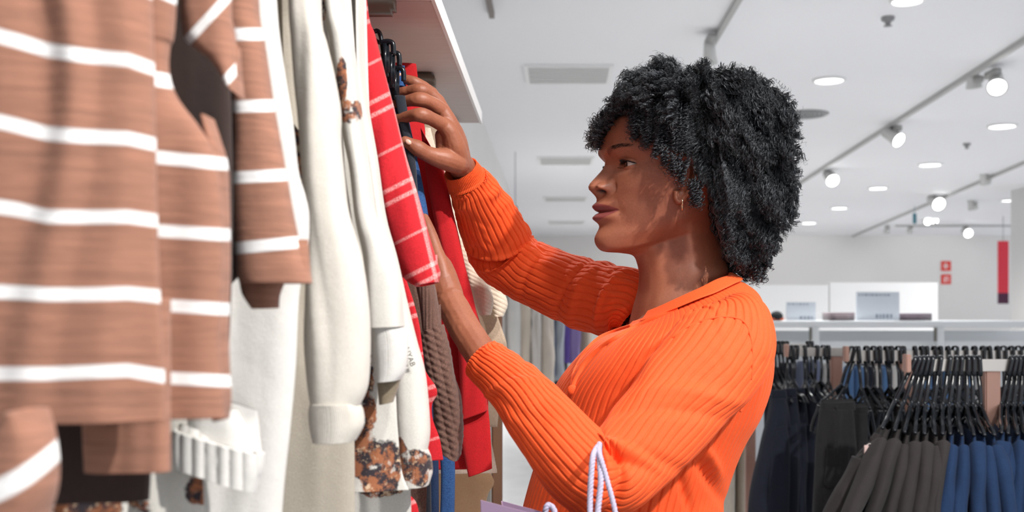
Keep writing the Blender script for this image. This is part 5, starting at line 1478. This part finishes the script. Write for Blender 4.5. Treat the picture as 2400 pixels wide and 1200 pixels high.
def hair_targets(n, shell):
    """end points of locks inside the hair's outline as it stands round the head"""
    out = []
    while len(out) < n:
        x = rh_.uniform(1370, 1860, n * 2); y = rh_.uniform(130, 660, n * 2)
        m = in_poly(x, y, hair_poly)
        x, y = x[m], y[m]
        # depth on a rounded ball whose edge is the outline
        ex_ = np.where(y < 400, 3.2, 2.2)
        r2 = np.abs((x - HCX) / (RX * 1.14)) ** ex_ + np.abs((y - HCY - 10) / (RY * 1.08)) ** ex_
        dep = np.clip(1 - r2, 0.02, 1) ** (1 / ex_) * RD * (0.90 + 0.24 * vnoise(np.stack([x / 28, y / 45, x * 0], -1), 5))
        for a, b, c in zip(x, y, dep):
            side_ = -1 if rh_.random() < 0.66 else 1
            Y = YH - 0.0 + side_ * c * shell
            out.append(((a - CX) * YH / F, Y, EYE - (b - CY) * YH / F))
            if len(out) >= n: break
    return np.array(out)

skc = H3(-20, 0, 150)
def make_layer(n, shell, seg, rad, coil, pitch, ns, lenf=(0.35, 0.6), droop=0.008):
    E = hair_targets(n, shell)
    # roots: towards the skull, lifted above the tip so the curls fall outward and down
    c = skc + np.array([0.012, 0, -0.01])
    D = c - E
    k = rh_.uniform(*lenf, n)[:, None]
    S = E + D * k
    S[:, 2] += rh_.uniform(0.004, 0.03, n) * np.clip(1.2 - (E[:, 2] - c[2]) / 0.12, 0, 1.4)
    # below the skull the locks hang almost straight down
    low = np.clip((c[2] - 0.06 - E[:, 2]) / 0.06, 0, 1)[:, None]
    S = S * (1 - low) + (E + np.array([-0.012, 0, 0.05]) + (D * 0.1)) * low
    # fringe locks fall forward over the forehead
    Lh = np.linalg.norm(E - S, axis=1)
    add_locks(S, E + rh_.normal(0, 0.0015, (n, 3)), seg, rad * rh_.uniform(0.75, 1.25, n), coil * rh_.uniform(0.7, 1.35, n), Lh / pitch * rh_.uniform(0.8, 1.2, n), ns, rh_.uniform(0, 6.28, n), droop=droop)
crown = np.array(P(1610, 225, YH))
def make_clumps(n, shell, strands, seg, rad, coil, pitch, length=(0.026, 0.055)):
    """twisted coils: strands winding round one shared axis that falls away from the crown"""
    E = hair_targets(n, shell)
    toC = crown - E; toC[:, 1] *= 0.35
    dist = np.linalg.norm(toC, axis=1)[:, None]
    inw = skc - E; inw /= np.linalg.norm(inw, axis=1)[:, None]
    kC = np.clip(dist / 0.11, 0, 1)
    dirn = toC / dist * kC + inw * (1.15 - kC)
    dirn[:, 2] += 0.35 * kC[:, 0]
    dirn /= np.linalg.norm(dirn, axis=1)[:, None]
    Lh = rh_.uniform(length[0], length[1], n)
    S = E + dirn * Lh[:, None] + inw * 0.010
    S += rh_.normal(0, 0.003, (n, 3))
    ph0 = rh_.uniform(0, 6.28, n); tr_ = Lh / pitch * rh_.uniform(0.8, 1.25, n); cr_ = coil * rh_.uniform(0.7, 1.4, n)
    for k in range(strands):
        add_locks(S + rh_.normal(0, 0.0011, (n, 3)), E + rh_.normal(0, 0.0016, (n, 3)), seg, rad * rh_.uniform(0.7, 1.3, n), cr_ * rh_.uniform(0.45, 1.1, n), tr_, 3, ph0 + rh_.normal(0, 0.75, n), droop=0.006)
make_clumps(1050, 0.98, 9, 22, 0.00085, 0.0035, 0.0120)
make_clumps(500, 0.84, 5, 18, 0.0014, 0.0034, 0.013)
make_clumps(420, 0.45, 4, 16, 0.0018, 0.0036, 0.013)
make_layer(2600, 1.0, 26, 0.00032, 0.0026, 0.0056, 3, (0.15, 0.35))
make_layer(1500, 1.05, 20, 0.00018, 0.0036, 0.0070, 3, (0.12, 0.3))
# clusters that stand out of the outline: (root px, root py, tip px, tip py, Y)
tufts = [(1560, 200, 1545, 134, 1.40), (1545, 205, 1530, 140, 1.44), (1500, 215, 1468, 170, 1.42), (1515, 200, 1490, 166, 1.38), (1480, 230, 1450, 190, 1.42), (1430, 270, 1384, 300, 1.40), (1425, 290, 1374, 325, 1.41), (1440, 260, 1388, 280, 1.45),
         (1430, 300, 1380, 340, 1.43), (1435, 285, 1396, 345, 1.40), (1450, 280, 1410, 330, 1.46), (1500, 280, 1488, 322, 1.345), (1520, 300, 1512, 345, 1.335), (1490, 260, 1480, 310, 1.34), (1545, 320, 1536, 362, 1.325), (1600, 380, 1592, 425, 1.32), (1625, 420, 1628, 474, 1.325), (1632, 430, 1637, 480, 1.33),
         (1690, 190, 1712, 168, 1.40), (1800, 560, 1826, 580, 1.42), (1790, 600, 1800, 622, 1.40), (1765, 620, 1772, 658, 1.38), (1745, 610, 1742, 655, 1.40), (1720, 600, 1715, 645, 1.41), (1845, 480, 1862, 500, 1.42), (1840, 400, 1862, 420, 1.42), (1560, 345, 1556, 385, 1.322), (1580, 365, 1575, 405, 1.32), (1780, 610, 1790, 650, 1.43)]
for tx in range(1505, 1612, 12):
    for ty in (262, 286, 308):
        yy = ty + (tx - 1505) * 0.32
        tufts.append((tx + 8, yy - 34, tx + rh_.uniform(-6, 6), yy + 14, YH - 0.083 - 0.0002 * (tx - 1505) + rh_.uniform(-0.004, 0.004)))
for a, b, c, d_, Y in tufts:
    n = 26
    S = np.array(P(a, b, Y))[None] + rh_.normal(0, 0.0045, (n, 3)); E = np.array(P(c, d_, Y))[None] + rh_.normal(0, 0.0035, (n, 3))
    add_locks(S, E, 34, np.full(n, 0.0005) * rh_.uniform(0.6, 1.6, n), np.full(n, 0.0026), np.full(n, 5.0) * rh_.uniform(0.7, 1.2, n), 4, rh_.uniform(0, 6.28, n), droop=0.002)
def hair_mat():
    t = NT('black curly hair', 0.36, Specular_IOR_Level=0.9, Specular_Tint=(0.85, 0.92, 1.0, 1.0))
    ob, uv = t.coords()
    t.color(t.mix(t.noise(ob, 60, 3), lin(7, 7, 9), lin(16, 15, 18)))
    t.put(t.b, 'Roughness', t.math('MULTIPLY_ADD', t.noise(ob, 300, 2), 0.3, 0.16))
    t.bump(t.noise(ob, 1400, 3), 0.6, 0.0009)
    return t.m
hair = mesh_np('hair', np.concatenate(V_all), np.concatenate(Q_all), hair_mat())
hair['kind'] = 'stuff'
parent_keep(hair, person)
# ---------------------------------------------------------------- orange ribbed knit top
def knit_mat():
    t = NT('orange rib knit', 0.78, Sheen_Weight=0.15, Sheen_Roughness=0.4)
    t.b.inputs['Sheen Tint'].default_value = lin(255, 190, 150)
    ob, uv = t.coords()
    fine = t.noise(ob, 1100, 2)
    t.color(t.mix(t.step(fine, 0.25, 0.75), lin(226, 74, 20), lin(240, 92, 30)))
    n = t.bump(fine, 0.3, 0.0006)
    t.bump(t.noise(ob, 45, 3), 0.15, 0.002, n)
    return t.m
orange = knit_mat()
def groove(phase, depth=0.0028, wdt=0.10):
    fr = np.abs((phase % 1.0) - 0.5)
    return -depth * np.exp(-((fr) / wdt) ** 2)

def tube_cloth(name, rows, nribs, nrow, amp=0.004, seed=0, wr=(1.6, 26), folds=(), depth=0.0028, ribphase=0.0, cuff=False, hem=True, parent=None, mat=None):
    rows = np.array(rows, float)                        # px, py, Y, half width px, depth ratio
    rr = catmull(rows, nrow)
    C = np.stack([(rr[:, 0] - CX) * rr[:, 2] / F, rr[:, 2], EYE - (rr[:, 1] - CY) * rr[:, 2] / F], -1)
    r = rr[:, 3] * rr[:, 2] / F
    T = np.gradient(C, axis=0)
    ker = np.ones(7) / 7
    T = np.stack([np.convolve(np.pad(T[:, i], 3, 'edge'), ker, 'valid') for i in range(3)], -1)
    T /= np.linalg.norm(T, axis=1)[:, None]
    V0 = C - np.array([0, 0, EYE]); V0 /= np.linalg.norm(V0, axis=1)[:, None]
    N = np.cross(T, V0); N /= np.linalg.norm(N, axis=1)[:, None]
    B = np.cross(N, T)                                  # roughly away from or toward the viewer
    nc = nribs * 9
    th = np.linspace(0, 2 * np.pi, nc, endpoint=False)
    s = np.linspace(0, 1, nrow)
    TH, S = np.meshgrid(th, s)
    q = np.stack([np.cos(TH).ravel() * wr[0] + seed, np.sin(TH).ravel() * wr[0], S.ravel() * wr[1]], -1)
    sw = vnoise(q * [1, 1, 0.4] + 31, seed + 3) * 0.12
    q[:, 2] += sw * 20
    d = vnoise(q, seed).reshape(S.shape) * amp + vnoise(q * [1.5, 1.5, 2.2], seed + 1).reshape(S.shape) * amp * 0.4
    for (t0, s0, st, ss, slope, a) in folds:            # angle, position, widths, slope, height
        dt = (TH - t0 + np.pi) % (2 * np.pi) - np.pi
        d += a * np.exp(-(dt / st) ** 2) * np.exp(-((S - s0 - slope * dt) / ss) ** 2)
    wob = vnoise(np.stack([S.ravel() * 14, np.cos(TH).ravel(), np.sin(TH).ravel()], -1), seed + 7).reshape(S.shape) * 0.25
    g = groove(TH / (2 * np.pi) * nribs + wob + ribphase, depth)
    d = d + g
    rad = r[:, None] + d
    V = C[:, None] + N[:, None] * (np.cos(TH) * rad)[..., None] + B[:, None] * (np.sin(TH) * (rad * rr[:, 4][:, None]))[..., None]
    A = [V]
    if hem:
        for k, sc in ((-1, 0.93), (-1, 0.88)):
            c = V[-1].mean(0)
            A.append((c + (V[-1] - c) * sc - T[-1] * (0.002 if sc > 0.9 else 0.02))[None])
    V = np.concatenate(A)
    uv = np.stack([np.tile(th, V.shape[0]), np.repeat(np.linspace(0, 1, V.shape[0]), nc)], -1)
    o = mesh_np(name, V.reshape(-1, 3), grid_faces(V.shape[0], nc), mat or orange, uv=uv)
    if parent is not None: parent_keep(o, parent)
    return o

# torso: rows (left px, left py, right px, right py, centre Y, half depth)
TR = [(1484, 752, 1708, 652, 1.405, 0.066), (1470, 766, 1722, 655, 1.405, 0.078), (1446, 776, 1752, 668, 1.405, 0.100), (1420, 786, 1780, 695, 1.405, 0.125), (1385, 805, 1796, 755, 1.405, 0.150),
      (1340, 850, 1804, 835, 1.405, 0.158), (1302, 900, 1798, 905, 1.405, 0.152), (1284, 950, 1776, 975, 1.405, 0.146), (1276, 1010, 1746, 1030, 1.405, 0.142), (1262, 1080, 1722, 1088, 1.405, 0.140),
      (1246, 1140, 1703, 1150, 1.405, 0.142), (1228, 1210, 1694, 1215, 1.405, 0.146), (1215, 1300, 1696, 1300, 1.405, 0.15), (1210, 1420, 1700, 1420, 1.405, 0.152), (1210, 1500, 1700, 1500, 1.405, 0.150)]
tr = catmull(np.array(TR, float), 220)
Lp = np.stack([(tr[:, 0] - CX) * tr[:, 4] / F, tr[:, 4], EYE - (tr[:, 1] - CY) * tr[:, 4] / F], -1)
Rp = np.stack([(tr[:, 2] - CX) * tr[:, 4] / F, tr[:, 4], EYE - (tr[:, 3] - CY) * tr[:, 4] / F], -1)
TRIB = 86; nct = TRIB * 9
th = np.linspace(0, 2 * np.pi, nct, endpoint=False)
ct, st_ = np.cos(th), np.sin(th)
Cc, Uu = (Lp + Rp) / 2, (Rp - Lp) / 2
TH, S = np.meshgrid(th, np.linspace(0, 1, 220))
Vt = Cc[:, None] + Uu[:, None] * (np.sign(ct) * np.abs(ct) ** 0.92)[None, :, None]
Vt[..., 1] += tr[:, 5][:, None] * (np.sign(st_) * np.abs(st_) ** 0.95)[None]
nrm_ = np.stack([np.cos(TH), np.sin(TH)], -1)
pos = Vt.reshape(-1, 3)
fold = vnoise(pos * [9, 9, 7], 41).reshape(S.shape) * 0.006 * np.clip(S * 5, 0, 1)
# drag folds running from the near armpit towards the chest and the waist
px_, py_ = px_of(pos); px_ = px_.reshape(S.shape); py_ = py_.reshape(S.shape)
nearside = (np.sin(TH) < 0)
def drag(x0, y0, x1, y1, w_, a):
    dx, dy = x1 - x0, y1 - y0; L = math.hypot(dx, dy)
    u_ = ((px_ - x0) * dx + (py_ - y0) * dy) / L / L
    v_ = ((px_ - x0) * -dy + (py_ - y0) * dx) / L
    return a * np.exp(-(v_ / w_) ** 2) * np.clip(1.3 - np.abs(u_ - 0.5) * 2, 0, 1) * nearside
fold += drag(1640, 740, 1520, 840, 16, -0.006) + drag(1600, 745, 1480, 850, 14, 0.005) + drag(1560, 800, 1430, 1000, 26, -0.006) + drag(1620, 1060, 1700, 1180, 14, -0.008) + drag(1585, 1090, 1620, 1210, 12, -0.006) + drag(1650, 1040, 1690, 1120, 12, 0.006)
fold += groove(TH / (2 * np.pi) * TRIB + vnoise(np.stack([S.ravel() * 8, np.cos(TH).ravel() * 2, np.sin(TH).ravel() * 2], -1), 8).reshape(S.shape) * 0.3, 0.0028, 0.10)
Vt[..., 0] += nrm_[..., 0] * fold
Vt[..., 1] += nrm_[..., 1] * fold
inner = Vt[0].mean(0) + (Vt[0] - Vt[0].mean(0)) * 0.95 - np.array([0, 0, 0.012])
Vt2 = np.concatenate([inner[None], Vt, (Vt[-1].mean(0) + (Vt[-1] - Vt[-1].mean(0)) * 0.93)[None]])
top = mesh_np('knit_top', Vt2.reshape(-1, 3), grid_faces(Vt2.shape[0], nct), orange)
parent_keep(top, person)
def sub(o):
    o.parent = top
    o.matrix_parent_inverse = Matrix()
    return o

# near (left) sleeve, bent at the elbow
near_sleeve = sub(tube_cloth('sleeve', [(1712, 712, 1.30, 42, 0.8), (1722, 745, 1.285, 84, 0.85), (1706, 795, 1.27, 116, 0.75), (1664, 856, 1.245, 124, 0.68), (1604, 925, 1.22, 118, 0.66), (1542, 1000, 1.195, 110, 0.68), (1486, 1068, 1.175, 104, 0.70),
    (1440, 1112, 1.16, 98, 0.74), (1390, 1112, 1.16, 97, 0.76), (1335, 1062, 1.175, 92, 0.78), (1275, 990, 1.20, 82, 0.8), (1222, 927, 1.225, 72, 0.82), (1172, 877, 1.25, 62, 0.84), (1140, 852, 1.265, 54, 0.86), (1127, 841, 1.27, 51, 0.86)],
    32, 260, amp=0.0026, seed=61, wr=(1.3, 16), folds=[(-2.2, 0.505, 0.9, 0.013, -0.04, -0.015), (-2.1, 0.465, 0.9, 0.018, -0.04, 0.007), (-2.2, 0.545, 0.8, 0.014, -0.04, 0.004), (-1.2, 0.515, 1.2, 0.010, 0.03, -0.010), (-1.0, 0.545, 1.0, 0.012, 0.02, 0.007), (-1.3, 0.43, 1.0, 0.014, -0.03, -0.006), (-1.5, 0.30, 0.9, 0.015, -0.05, 0.006), (-1.5, 0.34, 0.9, 0.012, -0.05, -0.005), (-1.4, 0.80, 1.2, 0.008, 0.03, 0.004)]))
# far (right) sleeve of the raised arm
sub(tube_cloth('sleeve', [(1500, 740, 1.49, 60, 0.8), (1478, 716, 1.50, 84, 0.8), (1420, 702, 1.535, 86, 0.7), (1350, 684, 1.575, 82, 0.7), (1280, 656, 1.615, 76, 0.74), (1222, 628, 1.645, 74, 0.78), (1184, 596, 1.65, 77, 0.8), (1160, 548, 1.625, 77, 0.82),
    (1134, 494, 1.59, 69, 0.84), (1108, 446, 1.555, 57, 0.86), (1094, 424, 1.54, 49, 0.88)],
    30, 240, amp=0.003, seed=71, wr=(1.3, 22), folds=[(-1.4, 0.60, 1.1, 0.012, 0.03, 0.006), (-1.4, 0.635, 1.1, 0.010, 0.04, -0.009), (-1.3, 0.67, 1.1, 0.012, 0.03, 0.006), (-1.5, 0.25, 1.2, 0.014, 0.02, 0.006), (-1.5, 0.29, 1.2, 0.010, 0.02, -0.008), (-1.4, 0.42, 1.0, 0.012, 0.0, -0.005), (-1.5, 0.15, 1.0, 0.012, 0.03, 0.006)]))
sub(tube_cloth('cuff', [(1098, 432, 1.545, 50, 0.88), (1092, 420, 1.54, 48, 0.88), (1084, 405, 1.53, 44, 0.88), (1079, 396, 1.525, 42, 0.88)], 72, 24, amp=0.0004, seed=72, depth=0.0012))

# collar folded down round the neck, open at the front
ph = np.linspace(R(-138), R(152), 240)                    # 180 degrees points to her front
def ring_at(k, a, sc=1.0, dz=0.0):
    c = (Lp[k] + Rp[k]) / 2; uu = (Rp[k] - Lp[k]) / 2
    p = c[None] + uu[None] * (np.cos(a) * sc)[:, None]
    p[:, 1] += tr[k, 5] * np.sin(a) * sc
    p[:, 2] += dz
    return p
flare = np.clip((np.abs(ph) - R(95)) / R(50), 0, 1)
layers = [ring_at(2, ph, 0.93, -0.006), ring_at(0, ph, 0.97, 0.001), ring_at(0, ph, 1.00, 0.006), ring_at(3, ph, 1.015, 0.007), ring_at(9, ph, 1.03, 0.006), ring_at(16, ph, 1.03, 0.005), ring_at(22, ph, 1.03, 0.0035), ring_at(23, ph, 1.02, 0.002), ring_at(18, ph, 1.015, 0.001)]
lay = catmull(np.array(layers), 60)
lay[..., 2] += (vnoise(lay.reshape(-1, 3) * 40, 5).reshape(lay.shape[:2])) * 0.0012
sub(mesh_np('collar', lay.reshape(-1, 3), grid_faces(60, 240, closed=False), orange))
# placket edge and button on the chest
tp = px_of(Vt.reshape(-1, 3)); Vflat = Vt.reshape(-1, 3)
def surf_at(px, py, lift=0.0):
    d2 = (tp[0] - px) ** 2 + (tp[1] - py) ** 2 + 1e6 * (Vflat[:, 1] > 1.40)
    p = Vflat[np.argmin(d2)].copy()
    p[1] -= lift
    return p
def strip(name, pts, rad, ry, lift=0.001, n=60, mat=None, par=None):
    pp = catmull([surf_at(a, b, lift) for a, b in pts], n)
    m = MB().tube(pp, rad, 12, up=(0, 1, 0), ry=ry)
    return sub(m.build(name, mat or orange))
strip('placket', [(1588, 724), (1540, 745), (1490, 768), (1446, 792), (1406, 818), (1376, 848), (1354, 884), (1342, 916)], 0.0022, 0.0042, 0.002)
strip('placket', [(1480, 765), (1440, 776), (1408, 792), (1382, 815), (1360, 845), (1345, 880), (1338, 916)], 0.0018, 0.0035, 0.0)
c = surf_at(1342, 914, 0.003)
sub(MB().ell(c, (0.0065, 0.003, 0.0065), 20, 10).build('button', orange))
# raised armhole seam lying on the near sleeve
nv_ = np.empty(len(near_sleeve.data.vertices) * 3, np.float32); near_sleeve.data.vertices.foreach_get('co', nv_); nv_ = nv_.reshape(-1, 3)
npx = px_of(nv_)
def both_at(px, py):
    best = surf_at(px, py)
    k = np.argmin((npx[0] - px) ** 2 + (npx[1] - py) ** 2 + 1e6 * (nv_[:, 1] > 1.27))
    return np.array(P(px, py, min(best[1], nv_[k, 1]) - 0.0002))
seam_px = catmull([(1560, 806), (1600, 772), (1650, 750), (1700, 742), (1742, 752), (1760, 790), (1765, 850), (1755, 915), (1735, 965)], 70)
sp_ = np.array([both_at(a_, b_) for a_, b_ in seam_px])
for _ in range(6): sp_[1:-1] = (sp_[:-2] + sp_[1:-1] * 2 + sp_[2:]) / 4
sub(MB().tube(sp_, 0.0013, 8).build('armhole_seam', orange))

# trousers and shoes below the picture
jean = fabric('person denim', (40, 52, 76))
for s in (-1, 1):
    c = [(XB, YB + s * 0.085, 0.97, 0.10), (XB, YB + s * 0.09, 0.86, 0.097), (XB, YB + s * 0.095, 0.65, 0.088), (XB - 0.01, YB + s * 0.10, 0.48, 0.072), (XB, YB + s * 0.10, 0.30, 0.068), (XB, YB + s * 0.10, 0.09, 0.062)]
    v, q = loft_rings([ell_ring(x, y, z, r_, r_, 40) for x, y, z, r_ in c])
    parent_keep(mesh_np('trouser_leg', v, q, jean), person)
    parent_keep(MB().ell((XB - 0.05, YB + s * 0.10, 0.045), (0.13, 0.048, 0.045), 24, 14).build('shoe', plain('shoe white', (225, 222, 218), 0.5)), person)

# ---------------------------------------------------------------- paper bag hanging from the bent arm
bagm = plain('mauve paper', (146, 122, 148), 0.55)
bag = empty('paper_bag', P(1290, 1500, 1.15), 'mauve paper shopping bag with pale twisted rope handles hanging from the bent elbow', 'bag')
def quad_box(corners, t, name):
    """thin folded-paper panel through four world corners"""
    c = [np.array(p) for p in corners]
    n = np.cross(c[1] - c[0], c[3] - c[0]); n = n / np.linalg.norm(n) * t / 2
    v = [p + n for p in c] + [p - n for p in c]
    q = [(0, 1, 2, 3), (7, 6, 5, 4), (0, 4, 5, 1), (1, 5, 6, 2), (2, 6, 7, 3), (3, 7, 4, 0)]
    o = mesh_np(name, v, q, bagm, smooth=False); parent_keep(o, bag)
A_, B_ = P(1127, 1172, 1.08), P(1470, 1262, 1.06)      # front panel top edge
C_, D_ = P(1176, 1174, 1.17), P(1500, 1262, 1.15)
dn_ = Vector((0.01, 0, -0.30))
quad_box([A_, B_, B_ + dn_, A_ + dn_], 0.0012, 'front_panel')
quad_box([C_, D_, D_ + dn_, C_ + dn_], 0.0012, 'back_panel')
mid = (A_ + C_) / 2 + Vector((0.012, 0, -0.012))
quad_box([A_, mid, mid + dn_, A_ + dn_], 0.0012, 'side_panel')
quad_box([mid, C_, C_ + dn_, mid + dn_], 0.0012, 'side_panel')
mid2 = (B_ + D_) / 2 + Vector((-0.012, 0, -0.01))
quad_box([B_, mid2, mid2 + dn_, B_ + dn_], 0.0012, 'side_panel')
quad_box([A_ + dn_, B_ + dn_, D_ + dn_, C_ + dn_], 0.0012, 'bottom_panel')
ropem = fabric('rope pale', (196, 190, 210), (160, 154, 178), scale=1500, sheen=0)
def rope(pts, r=0.0026):
    pp = catmull([tuple(P(*p)) for p in pts], 160)
    T = np.gradient(pp, axis=0); T /= np.linalg.norm(T, axis=1)[:, None]
    A = np.cross(T, [0, 1.0, 0.1]); A /= np.linalg.norm(A, axis=1)[:, None]; B = np.cross(T, A)
    L = np.cumsum(np.r_[0, np.linalg.norm(np.diff(pp, axis=0), axis=1)])
    m = MB()
    for k in range(3):
        a = L / 0.012 * 2 * np.pi + k * 2.094
        m.tube(pp + (A * np.cos(a)[:, None] + B * np.sin(a)[:, None]) * r * 0.55, r * 0.72, 7)
    parent_keep(m.build('rope_handle', ropem), bag)
rope([(1384, 1260, 1.05), (1383, 1180, 1.068), (1385, 1120, 1.075), (1390, 1070, 1.085), (1400, 1048, 1.12), (1408, 1040, 1.19), (1412, 1060, 1.24), (1420, 1180, 1.25), (1424, 1262, 1.15)])
rope([(1398, 1258, 1.05), (1402, 1190, 1.062), (1408, 1130, 1.07), (1406, 1088, 1.08), (1404, 1056, 1.10), (1405, 1040, 1.15), (1404, 1036, 1.20), (1395, 1080, 1.25), (1390, 1262, 1.16)])
rope([(1452, 1262, 1.05), (1440, 1190, 1.062), (1424, 1130, 1.07), (1410, 1080, 1.078), (1402, 1052, 1.10)], 0.0022)
rope([(1276, 1262, 1.10), (1278, 1200, 1.09), (1286, 1184, 1.09), (1300, 1200, 1.09), (1312, 1262, 1.08)])
